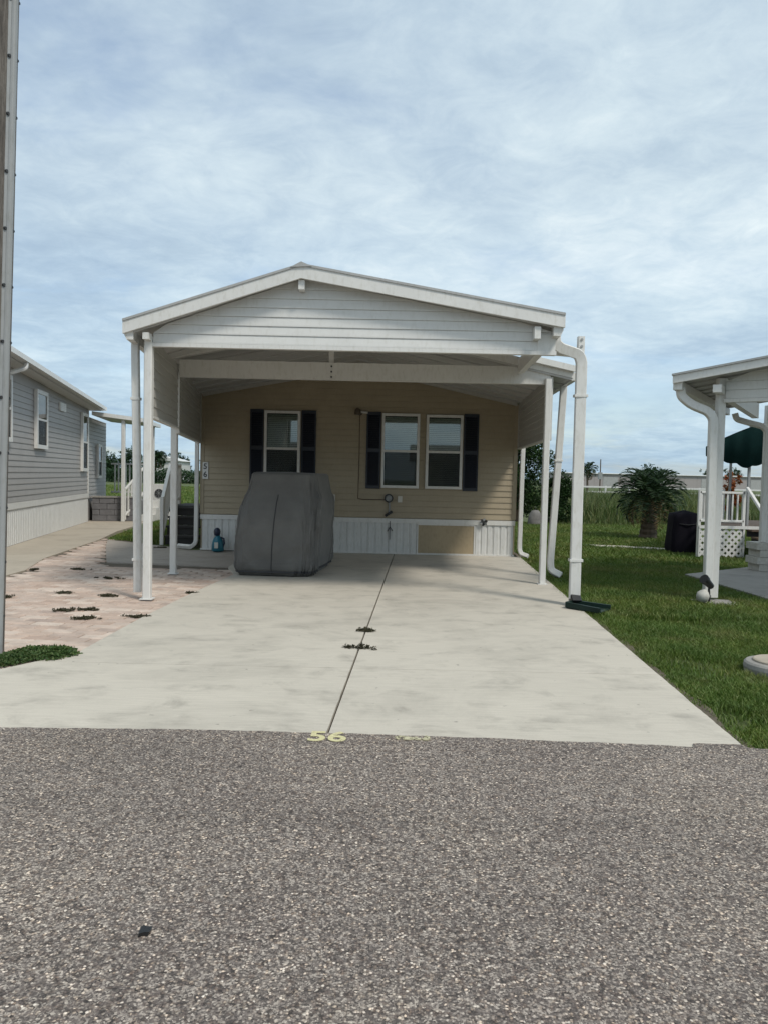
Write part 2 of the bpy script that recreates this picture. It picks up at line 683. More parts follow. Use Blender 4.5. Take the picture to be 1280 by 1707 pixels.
def rect(w, h):
    """rounded-corner rectangle profile"""
    a, b = w / 2, h / 2
    c = min(a, b) * 0.22
    return [(-a + c, -b), (a - c, -b), (a, -b + c), (a, b - c), (a - c, b), (-a + c, b), (-a, b - c), (-a, -b + c)]


class Frame:
    """wall frame: s along A->B, z up, d outwards (to the right of A->B when flip is -1)"""

    def __init__(self, A, B, flip=1):
        self.A = Vector((A[0], A[1], 0))
        d = Vector((B[0] - A[0], B[1] - A[1], 0))
        self.L = d.length
        self.t = d.normalized()
        self.n = Vector((self.t.y, -self.t.x, 0)) * flip

    def p(self, s, z, d=0.0):
        return self.A + self.t * s + self.n * d + Vector((0, 0, z))

    def box(self, mb, s0, s1, z0, z1, d0, d1):
        return mb.hexa([self.p(s0, z0, d1), self.p(s1, z0, d1), self.p(s1, z0, d0), self.p(s0, z0, d0),
                        self.p(s0, z1, d1), self.p(s1, z1, d1), self.p(s1, z1, d0), self.p(s0, z1, d0)])


def siding(fr, z0, expo, n, mat, root, span, name='siding_board', proud=0.013, back=-0.02, top=None):
    """lap boards as separate parts; span(z) -> (s0, s1) or None"""
    for k in range(n):
        za, zb = z0 + k * expo, z0 + (k + 1) * expo - 0.002
        if top is not None:
            zb = min(zb, top)
            if za >= top - 0.01:
                break
        lo, hi = span(za), span(zb)
        if lo is None:
            continue
        if hi is None:
            hi = ((lo[0] + lo[1]) / 2 - 0.002, (lo[0] + lo[1]) / 2 + 0.002)
        a0, a1 = lo
        b0, b1 = hi
        w = RNG.uniform(-0.0012, 0.0012)
        q = expo
        zm = za + 0.016
        am0, am1 = a0 + (b0 - a0) * .14, a1 + (b1 - a1) * .14
        prof = [(za, a0, a1, 0.001), (za + 0.001, a0, a1, proud + w), (zm, am0, am1, proud + w), (zb, b0, b1, 0.002)]
        vs, fs = [], []
        for (z, s0, s1, d) in prof:
            vs += [fr.p(s0, z, d), fr.p(s1, z, d)]
        m = len(prof)
        for (z, s0, s1, d) in (prof[-1], prof[0]):
            vs += [fr.p(s0, z, back), fr.p(s1, z, back)]
        for i in range(m - 1):
            fs.append((2 * i, 2 * i + 1, 2 * i + 3, 2 * i + 2))
        fs.append((2 * m - 2, 2 * m - 1, 2 * m + 1, 2 * m))
        fs.append((2 * m, 2 * m + 1, 2 * m + 3, 2 * m + 2))
        fs.append((2 * m + 2, 2 * m + 3, 1, 0))
        left = [2 * i for i in range(m + 2)]
        fs.append(tuple(left))
        fs.append(tuple(i + 1 for i in reversed(left)))
        mesh_obj(name, vs, fs, mat, root)


def skirt(fr, s0, s1, z0, z1, root, pw=0.40, skip=None, mat='skirt_white'):
    """ribbed vertical skirting panels, one part per panel"""
    n = max(1, round((s1 - s0) / pw))
    w = (s1 - s0) / n
    for i in range(n):
        a, b = s0 + i * w, s0 + (i + 1) * w
        if skip and a < skip[1] - 0.02 and b > skip[0] + 0.02:
            if a < skip[0] < b and skip[0] - a > 0.05:
                b = skip[0]
            elif a < skip[1] < b and b - skip[1] > 0.05:
                a = skip[1]
            else:
                continue
        mb = MB()
        prof = []
        nr = max(1, round((b - a) / 0.135))
        rw = (b - a) / nr
        for r in range(nr):
            x = a + r * rw
            prof += [(x + 0.002, 0.0), (x + rw * .16, 0.0), (x + rw * .24, 0.013), (x + rw * .84, 0.013), (x + rw * .94, 0.0)]
        prof.append((b - 0.002, 0.0))
        m = len(prof)
        vs = [fr.p(s, z0, d) for s, d in prof] + [fr.p(s, z1, d) for s, d in prof]
        fs = [(j, j + 1, m + j + 1, m + j) for j in range(m - 1)]
        vs += [fr.p(a + .002, z0, -.012), fr.p(b - .002, z0, -.012), fr.p(a + .002, z1, -.012), fr.p(b - .002, z1, -.012)]
        fs += [(2 * m + 1, 2 * m, 2 * m + 2, 2 * m + 3), (2 * m, 0, m, 2 * m + 2), (m - 1, 2 * m + 1, 2 * m + 3, 2 * m - 1)]
        mb.add(vs, fs)
        mb.build('skirt_panel', mat, root)


def window(fr, s0, s1, z0, z1, root, d=0.014, zmid=None, blind='full', fw=0.05, screen=True):
    """single-hung window: frame (> sash rail, panes, blind) set proud of the siding"""
    zmid = zmid or (z0 + z1) / 2
    mb = MB()
    fr.box(mb, s0, s0 + fw, z0, z1, d, d + 0.07)
    fr.box(mb, s1 - fw, s1, z0, z1, d, d + 0.07)
    fr.box(mb, s0 + fw, s1 - fw, z1 - fw, z1, d, d + 0.068)
    fr.box(mb, s0 + fw, s1 - fw, z0, z0 + fw, d, d + 0.068)
    win = mb.build('window', 'white_aluminium', root)
    mb = MB()
    fr.box(mb, s0 + fw, s1 - fw, zmid - 0.022, zmid + 0.022, d + 0.034, d + 0.062)
    mb.build('meeting_rail', 'white_aluminium', win)
    mb = MB()
    fr.box(mb, s0 + fw, s1 - fw, z0 + fw, z1 - fw, d, d + 0.004)
    mb.build('window_backing', 'room_dark', win)
    a, b = s0 + fw, s1 - fw
    mb = MB()
    fr.box(mb, a, b, zmid + 0.022, z1 - fw, d + 0.046, d + 0.050)
    mb.build('pane', 'window_glass', win)
    mb = MB()
    fr.box(mb, a, b, z0 + fw, zmid - 0.022, d + 0.038, d + 0.042)
    mb.build('pane', 'window_glass', win)
    if blind:
        zb = zmid if blind == 'upper' else z0 + fw + 0.02
        mb = MB()
        k = 0
        z = z1 - fw - 0.02
        while z > zb:
            p = [fr.p(a + .01, z, d + 0.010), fr.p(b - .01, z, d + 0.010), fr.p(b - .01, z - 0.030, d + 0.026), fr.p(a + .01, z - 0.030, d + 0.026)]
            mb.add(p, [(0, 1, 2, 3)])
            z -= 0.036
        mb.build('blind', 'blind_white', win)
    if screen:
        mb = MB()
        fr.box(mb, a + .004, b - .004, z0 + fw + .004, zmid - 0.024, d + 0.054, d + 0.0555)
        mb.build('insect_screen', 'insect_screen', win)
    return win


def shutter(fr, s0, s1, z0, z1, root, d=0.014):
    mb = MB()
    e = 0.028
    fr.box(mb, s0, s0 + e, z0, z1, d, d + 0.03)
    fr.box(mb, s1 - e, s1, z0, z1, d, d + 0.03)
    for a, b in ((z0, z0 + .06), (z1 - .06, z1), ((z0 + z1) / 2 - .035, (z0 + z1) / 2 + .035)):
        fr.box(mb, s0 + e, s1 - e, a, b, d, d + 0.0285)
    sh = mb.build('shutter', 'navy_shutter', root)
    for a, b in ((z0 + .06, (z0 + z1) / 2 - .035), ((z0 + z1) / 2 + .035, z1 - .06)):
        mb = MB()
        n = int((b - a) / 0.042)
        h = (b - a) / n
        for i in range(n):
            z = a + i * h
            mb.add([fr.p(s0 + e, z, d + .024), fr.p(s1 - e, z, d + .024), fr.p(s1 - e, z + h, d + .006), fr.p(s0 + e, z + h, d + .006)],
                   [(0, 1, 2, 3)])
            mb.add([fr.p(s0 + e, z, d + .024), fr.p(s1 - e, z, d + .024), fr.p(s1 - e, z, d + .004), fr.p(s0 + e, z, d + .004)],
                   [(3, 2, 1, 0)])
        mb.build('louver_panel', 'navy_shutter', sh)
    return sh


def downspout(root, pts, w=0.085, h=0.07, mat='white_aluminium', straps=()):
    """square pipe with rounded elbows"""
    P = [Vector(p) for p in pts]
    out = [P[0]]
    for i in range(1, len(P) - 1):
        a, b, c = P[i - 1], P[i], P[i + 1]
        r = min(0.09, (a - b).length * .45, (c - b).length * .45)
        p0 = b + (a - b).normalized() * r
        p2 = b + (c - b).normalized() * r
        for k in range(5):
            t = k / 4
            out.append(p0 * (1 - t) ** 2 + b * 2 * t * (1 - t) + p2 * t * t)
    out.append(P[-1])
    mb = MB()
    mb.tube(out, rect(w, h), up=Vector((0, 1, 0)))
    o = mb.build('downspout', mat, root)
    for (p, q) in straps:
        m2 = MB()
        m2.box(p[0] - w * .62, p[0] + w * .62, p[1] - h * .62, p[1] + h * .62, p[2] - .015, p[2] + .015)
        m2.build('strap', mat, o)
    return o

# ================================================================== THE SETTING
def sheet(name, poly, z, mat, kind='structure', thick=0.0):
    mb = MB()
    if thick:
        mb.prism([(x, y, z - thick) for x, y in poly], (0, 0, thick))
    else:
        mb.add([(x, y, z) for x, y in poly], [tuple(range(len(poly)))])
    return mb.build(name, mat, kind=kind)


sheet('ground', [(-900, -300), (900, -300), (900, 1500), (-900, 1500)], -0.075, 'lawn_ground')

# road: a thick sheet whose top sits just under the driveway edge; the ragged far edge laps the concrete
edge = []
x = -40.0
while x < 40.01:
    if -2.6 < x < 2.4:
        u = (x + 2.18) / 4.0
        y = 4.365 + 0.05 * math.sin(math.pi * min(max(u, 0), 1)) - 0.095 * max(0.0, u - 0.25)
        if 1.80 < x < 2.10:
            y = 4.352
        y += 0.010 * mnoise.noise((x * 9, 0.3, 0)) + 0.005 * mnoise.noise((x * 40, 3.3, 0))
        step = 0.02
    else:
        y = 4.36 + 0.012 * mnoise.noise((x * 3, 0.3, 0))
        step = 0.25
    edge.append((x, y))
    x += step
mb = MB()
vs = [(x, y, 0.006) for x, y in edge] + [(x, -9.0, 0.006) for x, y in edge] + [(x, y, -0.06) for x, y in edge]
m = len(edge)
fs = [(i, m + i, m + i + 1, i + 1) for i in range(m - 1)] + [(i, i + 1, 2 * m + i + 1, 2 * m + i) for i in range(m - 1)]
mb.add(vs, fs)
mb.build('road', 'asphalt', kind='structure')

# driveway: eight poured slabs, a dirty joint up the middle
drive = sheet('driveway', [(-4.5, 4.2), (2.10, 4.2), (2.64, 14.95), (-2.6, 14.95), (-2.6, 12.2), (-2.1, 11.4), (-2.4, 6.0), (-4.5, 5.4)], -0.035, 'soil')


def jx(y):   # the middle joint
    return -0.30 + (y - 4.41) * (0.48 / 9.7)


def rx(y):
    return 2.085 + (y - 4.35) * (0.547 / 10.29)


def lx(y):
    pts = [(4.0, -4.5), (5.38, -4.5), (5.40, -3.0), (6.25, -2.49), (7.8, -2.46), (9.5, -2.36), (11.35, -2.20), (12.2, -2.46), (15.2, -2.46)]
    for (a, xa), (b, xb) in zip(pts, pts[1:]):
        if a <= y <= b:
            return xa + (xb - xa) * (y - a) / (b - a)
    return pts[-1][1]


CUTS = [4.15, 5.93, 9.08, 12.15, 14.83]
for side in (0, 1):
    for y0, y1 in zip(CUTS, CUTS[1:]):
        ys = np.linspace(y0 + .0025, y1 - .0025, 40)
        top = []
        for y in ys:
            if side:
                top.append(((jx(y) + .008, y), (rx(y) + 0.006 * mnoise.noise((y * 3, 7, 0)) + .004 * mnoise.noise((y * 17, 2, 0)), y)))
            else:
                top.append(((lx(y), y), (jx(y) - .008 - .003 * mnoise.noise((y * 6, 0, 0)), y)))
        vs, fs = [], []
        for (a, b) in top:
            vs += [(a[0], a[1], 0.0), (b[0], b[1], 0.0), (a[0], a[1], -0.05), (b[0], b[1], -0.05)]
        n = len(top)
        for i in range(n - 1):
            p, q = 4 * i, 4 * i + 4
            fs += [(p, p + 1, q + 1, q), (p + 2, p, q, q + 2), (p + 1, p + 3, q + 3, q + 1)]
        fs += [(1, 0, 2, 3), (4 * n - 4, 4 * n - 3, 4 * n - 1, 4 * n - 2)]
        mesh_obj('slab', vs, fs, 'concrete', drive)

# pinkish paver patio between the driveway and the neighbour's path
patio = sheet('paver_patio', [(-9.0, 5.35), (-2.45, 5.35), (-2.15, 11.4), (-2.5, 12.4), (-4.4, 12.75), (-4.9, 16.0), (-6.2, 17.4), (-9.0, 17.4)], -0.03, 'soil')


def paver_ok(x, y):
    if y < 5.30 or y > 17.25:
        return False
    if x > lx(y) + 0.10:
        return False
    if y > 12.4 + (x + 2.5) * -0.08 and x > -4.55 + (y - 12.5) * -0.1:
        return False
    if y > 12 and x > -4.6 - (y - 12.5) * .33:
        return False
    xl = -5.75 if y < 13 else -5.6 - (y - 13) * 0.13
    if y < 11.4:
        xl = -5.2 - 0.05 * (11.4 - y)
    return x > xl


# a square frame, then a running bond laid at a slight angle
cells = []
ang = R(-7)
ca, sa = math.cos(ang), math.sin(ang)
PW, PD = 0.30, 0.15
for i in range(-30, 120):
    for j in range(-60, 60):
        u = (j + 0.5 * (i % 2)) * PW
        v = i * PD
        x = -4.0 + u * ca - v * sa
        y = 5.3 + u * sa + v * ca
        cor = []
        for du, dv in ((-1, -1), (1, -1), (1, 1), (-1, 1)):
            cor.append((x + du * PW / 2 * ca - dv * PD / 2 * sa, y + du * PW / 2 * sa + dv * PD / 2 * ca))
        if all(paver_ok(*c) for c in cor) or paver_ok(x, y):
            cells.append((x, y))
cells.sort(key=lambda c: c[0] ** 2 + c[1] ** 2 + (0 if c[0] / c[1] > -0.52 else 1000))


def paver_geo(w, d):
    a, b, c = w / 2 - .0065, d / 2 - .0065, 0.008
    top = [(-a + c, -b + c, 0), (a - c, -b + c, 0), (a - c, b - c, 0), (-a + c, b - c, 0)]
    mid = [(-a, -b, -c), (a, -b, -c), (a, b, -c), (-a, b, -c)]
    bot = [(-a, -b, -.05), (a, -b, -.05), (a, b, -.05), (-a, b, -.05)]
    fs = [(0, 1, 2, 3)]
    for k in (0, 4):
        fs += [(k + i, k + 4 + i, k + 4 + (i + 1) % 4, k + (i + 1) % 4) for i in range(4)]
    return top + mid + bot, fs


pv, pf = paver_geo(PW, PD)
pme = bpy.data.meshes.new('paver')
pme.from_pydata(pv, [], pf)
pme.materials.append(MAT['paver'])
rest = MB()
for k, (x, y) in enumerate(cells):
    z = -0.014 + RNG.uniform(-0.003, 0.003)
    tx, ty = RNG.uniform(-.012, .012), RNG.uniform(-.012, .012)
    rz = ang + RNG.uniform(-.012, .012)
    if k < 300:
        o = bpy.data.objects.new('paver', pme)
        COL.objects.link(o)
        o.parent = patio
        o.location = (x, y, z)
        o.rotation_euler = (tx, ty, rz)
    else:
        M = Matrix.Translation((x, y, z)) @ Matrix.Rotation(rz, 4, 'Z') @ Matrix.Rotation(tx, 4, 'X')
        rest.add([M @ Vector(v) for v in pv], pf)
rest.build('paver', 'paver', patio, kind='stuff')

# neighbour's walk, entry walk under the carport, slab of the right-hand neighbour, sandy strip
sheet('path', [(-5.2, 8.0), (-5.3, 11.35), (-5.72, 12.95), (-6.15, 16.6), (-6.6, 19.0), (-7.3, 25.5), (-9.6, 25.5), (-9.4, 22), (-7.3, 12.5), (-7.0, 8.0)], -0.006, 'concrete_path', thick=0.08)
sheet('path', [(-2.47, 12.3), (-2.47, 14.86), (-3.7, 14.9), (-4.5, 15.6), (-6.0, 16.7), (-5.5, 15.2), (-4.55, 12.62)], -0.012, 'concrete_walk', thick=0.05)
slab_r = sheet('neighbour_slab', [(4.93, 12.5), (5.05, 9.95), (5.4, 8.0), (14, 8.0), (14, 18.5), (9.5, 18.5), (6.6, 13.8)], 0.012, 'concrete_grey', thick=0.1)
mb = MB()
vs = []
n = 40
for i in range(n + 1):
    t = i / n
    xx = 4.7 + t * 1.9
    yc = 18.15 - t * 0.75 + .12 * mnoise.noise((t * 5, 1, 0))
    w = 0.30 + 0.14 * mnoise.noise((t * 7, 4, 0))
    w *= min(1, t * 5 + .15)
    vs += [(xx, yc - w, -0.015), (xx, yc + w, -0.015)]
mb.add(vs, [(2 * i, 2 * i + 2, 2 * i + 3, 2 * i + 1) for i in range(n)])
mb.build('sandy_strip', 'sand', kind='structure')
# soil edge between lawn and concrete
mb = MB()
vs = []
for i in range(61):
    y = 4.36 + i * 0.2
    w = 0.10 + 0.05 * mnoise.noise((y * 2, 9, 0))
    vs += [(rx(y) - .01, y, -0.030), (rx(y) + w, y, -0.036)]
mb.add(vs, [(2 * i, 2 * i + 1, 2 * i + 3, 2 * i + 2) for i in range(60)])
mb.build('soil_edge', 'soil', kind='structure')


# ------------------------------------------------------------------ grass
def blades(name, pts, hmin, hmax, wid, mat, lean=0.5, label=None, cat=None, z=-0.07):
    """one mesh of bent grass blades (two quads' worth of triangles each)"""
    n = len(pts)
    a = NPR.uniform(0, 2 * np.pi, n)
    h = NPR.uniform(hmin, hmax, n) * (pts[:, 2] if pts.shape[1] > 2 else 1)
    w = wid * NPR.uniform(.7, 1.3, n)
    L = h * lean * NPR.uniform(.2, 1.3, n)
    b = NPR.uniform(0, 2 * np.pi, n)
    base = np.stack([pts[:, 0], pts[:, 1], np.full(n, z)], 1)
    side = np.stack([np.cos(a), np.sin(a), np.zeros(n)], 1) * w[:, None] / 2
    ld = np.stack([np.cos(b), np.sin(b), np.zeros(n)], 1)
    up = np.array([0, 0, 1.0])
    mid = base + ld * (L * .3)[:, None] + up * (h * .6)[:, None]
    tip = base + ld * L[:, None] + up * (h * .95)[:, None]
    V = np.stack([base - side, base + side, mid + side * .75, mid - side * .75, tip], 1).reshape(-1, 3)
    k = np.arange(n) * 5
    F = np.concatenate([np.stack([k, k + 1, k + 2], 1), np.stack([k, k + 2, k + 3], 1), np.stack([k + 3, k + 2, k + 4], 1)])
    o = np_obj(name, V, F, mat, kind='stuff')
    if label:
        tag(o, label, cat)
    return o


def scatter(x0, x1, y0, y1, n, ok):
    x = NPR.uniform(x0, x1, n)
    y = NPR.uniform(y0, y1, n)
    keep = ok(x, y)
    return np.stack([x[keep], y[keep]], 1)


def in_view(x, y, mrg=0.06):
    return (np.abs(x) < (0.5 + mrg) * y + 0.3)


def rxn(y):
    return 2.085 + (y - 4.35) * (0.547 / 10.29)


def lawn_ok(x, y):
    e = x > np.where(y < 14.9, rxn(y) + NPR.uniform(-.045, .10, len(x)), 2.75)
    s = (x > 4.93 + (12.5 - y) * 0.05) & (y < 12.6) & (y > 7.9)
    s2 = (y >= 12.5) & (y < 19) & (x > 4.95 + (y - 12.5) * 1.25)
    pad = (x - 4.27) ** 2 + (y - 9.82) ** 2 < 0.05
    lid = (x - 3.27) ** 2 + (y - 6.25) ** 2 < 0.085
    sandy = (x > 4.9) & (x < 6.6) & (np.abs(y - (18.15 - (x - 4.7) * .39)) < .26)
    return e & ~s & ~s2 & ~pad & ~lid & ~sandy & in_view(x, y)


p1 = scatter(2.0, 5.6, 4.38, 8.5, 170000, lawn_ok)
p2 = scatter(2.2, 8.0, 8.5, 14.0, 160000, lawn_ok)
p3 = scatter(2.6, 15.0, 14.0, 27.0, 170000, lawn_ok)
cl = np.array([mnoise.noise((a * 2.2, b * 2.2, 0)) for a, b in p1[:, :2]])
bare = np.array([mnoise.noise((a * 1.3 + 4, b * 1.3, 5)) for a, b in p1[:, :2]])
keep = NPR.uniform(0, 1, len(p1)) > np.clip((bare - .22) * 3.5, 0, .85)
p1, cl = p1[keep], cl[keep]
p1 = np.column_stack([p1, 1 + .5 * cl])
blades('lawn', p1, .032, .070, .0085, 'grass', .75, 'green lawn grass between the driveway and the right-hand neighbour', 'grass')
blades('lawn', np.column_stack([p2, np.ones(len(p2))]), .055, .11, .012, 'grass', .7, 'green lawn grass further back beside the carport', 'grass')
blades('lawn', np.column_stack([p3, np.ones(len(p3))]), .06, .13, .022, 'grass', .7, 'green lawn grass behind the house at the right', 'grass')


def lawn_left_ok(x, y):
    return (x > -6.10 - (y - 17.0) * .15) & (y > 16.75 + np.where(x > -5.4, (-5.4 - x) * .55, 0)) & (x < -3.9 - (y - 15) * .14) & in_view(x, y)


p4 = scatter(-9.0, -3.6, 15.6, 24.5, 60000, lawn_left_ok)
blades('lawn', np.column_stack([p4, np.ones(len(p4))]), .06, .12, .022, 'grass', .7, 'small green lawn between the left porch and the entry steps', 'grass')


def field_left_ok(x, y):
    return (x / y > -0.42) & (x / y < -0.20)


p5 = scatter(-30, -5, 25, 75, 70000, field_left_ok)
blades('field_grass', np.column_stack([p5, np.ones(len(p5))]), .10, .30, .07, 'grass', .6, 'open grassy field behind the left porch', 'grass')


def field_ok(x, y):
    return (x > 5.6 + (y - 26) * .12) & in_view(x, y, .02)


p6 = scatter(5, 34, 26, 62, 90000, field_ok)
hh = np.array([0.75 + .6 * mnoise.noise((a * .35, b * .25, 0)) for a, b in p6[:, :2]]) * np.clip((p6[:, 1] - 25.0) / 4.0, .12, 1)
blades('tall_grass', np.column_stack([p6, hh]), .35, 1.25, .035, 'tall_grass', .45, 'tall rough grass growing behind the lawn at the right', 'grass')

# ================================================================== THE TAN HOUSE
HY = 14.85
HL, HR = -3.55, 2.53
house = thing('house', 'tan lap-sided mobile home with navy shutters behind the white carport', 'house', (-0.5, HY, 0))
fh = Frame((HL, HY + .04), (HR, HY - .0), 1)
RIDGE_X, RIDGE_Z = -0.52, 3.61
LW = fh.L


def ceil_z(x):
    return RIDGE_Z - (0.196 * (RIDGE_X - x) if x < RIDGE_X else 0.212 * (x - RIDGE_X))


def hspan(z):
    if z <= 2.955:
        return (0.0, LW)
    a = RIDGE_X - (RIDGE_Z - z) / 0.196
    b = RIDGE_X + (RIDGE_Z - z) / 0.212
    if b - a < 0.1:
        return None
    return (max(0, a - HL), min(LW, b - HL))


siding(fh, 0.70, 0.112, 27, 'tan_vinyl', house, hspan)
# wall body behind the boards
mb = MB()
mb.prism([fh.p(0.0, 0.0, -0.022), fh.p(LW, 0, -0.022), fh.p(LW, 2.95, -.022), fh.p(RIDGE_X - HL, RIDGE_Z, -.022), fh.p(0, 3.0, -.022)], (0, 0.1, 0))
mb.build('wall', 'tan_vinyl', house)
mb = MB()
mb.hexa([(HL - .02, HY + .16, 0), (HR, HY + .12, 0), (HR + .35, 25, 0), (HL - 1.2, 25, 0),
         (HL - .02, HY + .16, 2.94), (HR, HY + .12, 2.94), (HR + .35, 25, 2.94), (HL - 1.2, 25, 2.94)])
mb.build('side_wall', 'tan_vinyl', house)
# corner posts
for s in (-0.012, LW - 0.06):
    mb = MB()
    fh.box(mb, s, s + 0.072, 0.72, 2.93, -0.03, 0.024)
    mb.build('corner_trim', 'tan_vinyl', house)
# skirting with a tan access hatch
ACC = (0.655 - HL, 1.755 - HL)
skirt(fh, 0.03, LW - .03, 0.03, 0.60, house, 0.41, skip=ACC)
mb = MB()
fh.box(mb, 0, LW, 0.60, 0.69, -.02, 0.032)
mb.build('skirt_trim', 'white_aluminium', house)
mb = MB()
fh.box(mb, 0, LW, 0.0, 0.03, -.02, 0.024)
mb.build('skirt_track', 'white_aluminium', house)
mb = MB()
fh.box(mb, ACC[0] + .012, ACC[1] - .012, 0.032, 0.572, -.01, 0.012)
hatch = mb.build('access_hatch', 'tan_panel', house)
mb = MB()
fh.box(mb, ACC[0] - .01, ACC[0] + .012, .03, .60, -.01, .022)
fh.box(mb, ACC[1] - .012, ACC[1] + .01, .03, .60, -.01, .022)
fh.box(mb, ACC[0] + .012, ACC[1] - .012, .573, .599, -.01, .020)
mb.build('hatch_frame', 'white_aluminium', hatch)

WIN = [(-2.325, -1.635, 1.29, 2.715, 'full'), (-0.07, 0.65, 1.28, 2.71, 'full'), (0.775, 1.478, 1.28, 2.70, 'full')]
for (a, b, z0, z1, bl) in WIN:
    window(fh, a - HL, b - HL, z0, z1, house, zmid=1.99, blind=bl, screen=True)
for (a, b, z0, z1) in ((-2.605, -2.345, 1.26, 2.74), (-1.615, -1.335, 1.26, 2.735), (-0.366, -0.09, 1.26, 2.735), (1.498, 1.785, 1.25, 2.73)):
    shutter(fh, a - HL, b - HL, z0, z1, house)

# number plaque with 5 above 6
mb = MB()
fh.box(mb, 0.035, 0.145, 1.375, 1.70, 0.014, 0.03)
plaque = mb.build('number_plaque', 'white_aluminium', house)


def text_mesh(name, body, mat, parent, M, size, extrude=0.002, bold=0.0, sx=1.0, kind=None):
    cu = bpy.data.curves.new(name, 'FONT')
    cu.body = body
    cu.size = size
    cu.extrude = extrude
    cu.offset = bold
    cu.align_x = 'CENTER'
    cu.align_y = 'CENTER'
    to = bpy.data.objects.new(name, cu)
    COL.objects.link(to)
    dg = bpy.context.evaluated_depsgraph_get()
    me = bpy.data.meshes.new_from_object(to.evaluated_get(dg))
    bpy.data.objects.remove(to)
    vs = [M @ Vector((v.co.x * sx, v.co.y, v.co.z)) for v in me.vertices]
    fs = [tuple(p.vertices) for p in me.polygons]
    return mesh_obj(name, vs, fs, mat, parent, kind=kind)


def wall_matrix(fr, s, z, d):
    c = fr.p(s, z, d)
    M = Matrix.Identity(4)
    for i, ax in enumerate((fr.t, Vector((0, 0, 1)), fr.n)):
        for r in range(3):
            M[r][i] = ax[r]
    M.translation = c
    return M


for dg_, z in (('5', 1.615), ('6', 1.46)):
    text_mesh('digit', dg_, 'digit_dark', plaque, wall_matrix(fh, 0.09, z, 0.032), 0.15, 0.002, 0.0025)

# bare wall lamp, cable and outlets
mb = MB()
q = fh.p(-0.50 - HL, 2.715, 0.0)
mb.cyl(q, q + Vector((0, -.03, 0)), 0.055, n=14)
mb.cyl(q + Vector((0, -.03, 0)), q + Vector((-.02, -.10, .03)), 0.018)
mb.lathe(q + Vector((-.04, -.13, -.05)), [(0.02, .13), (.055, .10), (.065, .03), (.06, 0.0)], 14)
lamp = mb.build('wall_lamp', 'bronze', house)
mb = MB()
mb.cyl(q + Vector((.02, -.06, .01)), q + Vector((.15, -.08, .0)), 0.022)
mb.build('lamp_arm', 'white_aluminium', lamp)
mb = MB()
cab = [(-0.50 - HL, 2.66), (-0.497 - HL, 1.9), (-0.505 - HL, 1.06), (-0.40 - HL, 1.045), (0.02 - HL, 1.05)]
mb.tube([fh.p(s, z, .02) for s, z in cab], [(.007, 0), (0, .007), (-.007, 0), (0, -.007)])
mb.build('cable', 'brown_wood', house)
for (s, z, w, h) in ((0.30, 1.065, .085, .12), (-0.985, 1.07, .08, .12)):
    mb = MB()
    fh.box(mb, s - HL - w / 2, s - HL + w / 2, z - h / 2, z + h / 2, .012, .045)
    mb.build('outlet_box', 'cream_plastic', house)
mb = MB()
q = fh.p(0.085 - HL, 1.08, 0.012)
mb.cyl(q, q + Vector((0, -.07, 0)), .085, n=18)
meter = mb.build('meter', 'dark_metal', house, smooth=False)
mb = MB()
mb.cyl(q + Vector((0, -.07, 0)), q + Vector((0, -.11, 0)), .06, .05, n=18)
mb.build('meter_cap', 'grey_metal', meter)
mb = MB()
mb.tube([q + Vector((.01, -.03, -.06)), q + Vector((.02, -.03, -.2)), q + Vector((.0, -.03, -.32))], rect(.03, .03))
mb.build('pipe', 'grey_metal', meter)
mb = MB()
mb.tube([q + Vector((-.06, -.06, -.34)), q + Vector((.0, -.07, -.30)), q + Vector((.07, -.05, -.255))], rect(.04, .05))
mb.build('valve', 'black_plastic', meter)
mb = MB()
q2 = fh.p(0.12 - HL, 0.50, .03)
mb.tube([q2 + Vector((0, 0, .14)), q2, q2 + Vector((0, -.0, -.22))], rect(.012, .012))
mb.tube([q2 + Vector((-.045, 0, -.06)), q2 + Vector((.0, -.02, .03)), q2 + Vector((.05, 0, -.05))], rect(.015, .015))
mb.build('hose_bib', 'dark_metal', house)
# little metal ornament fixed to the skirting
orn = thing('garden_ornament', 'small dark metal flower ornament fixed to the white skirting', 'ornament', fh.p(1.92 - HL, 0.66, .05))
c = fh.p(1.92 - HL, 0.66, .06)
for k in range(6):
    a = k * math.pi / 3 + .3
    e = c + Vector((math.cos(a) * .085, -.01, math.sin(a) * .085))
    s = Vector((-math.sin(a), 0, math.cos(a))) * .032
    mdl = (c + e) / 2
    mb = MB()
    mb.add([c, mdl + s + Vector((0, -.02, 0)), e, mdl - s - Vector((0, -.01, 0))], [(0, 1, 2, 3)])
    mb.add([c + Vector((0, .004, 0)), mdl + s + Vector((0, -.016, 0)), e + Vector((0, .004, 0)), mdl - s + Vector((0, .014, 0))], [(3, 2, 1, 0)])
    mb.build('petal', 'grey_metal' if k % 2 else 'dark_metal', orn)
mb = MB()
mb.cyl(c + Vector((0, .03, 0)), c + Vector((0, -.03, 0)), .022)
mb.build('hub', 'dark_metal', orn)

# ================================================================== CARPORT
car = thing('carport', 'white aluminium gable carport in front of the tan house', 'carport', (-0.4, 9.0, 0))
YF = 8.95
# front roof: ridge and eaves (underside heights)
FR = dict(yl0=8.78, yl1=10.985, L0=-2.985, L1=-3.235, M0=-0.988, M1=-0.85, R0=1.985, R1=2.10, zl=3.055, zm=3.755, zr=3.235)


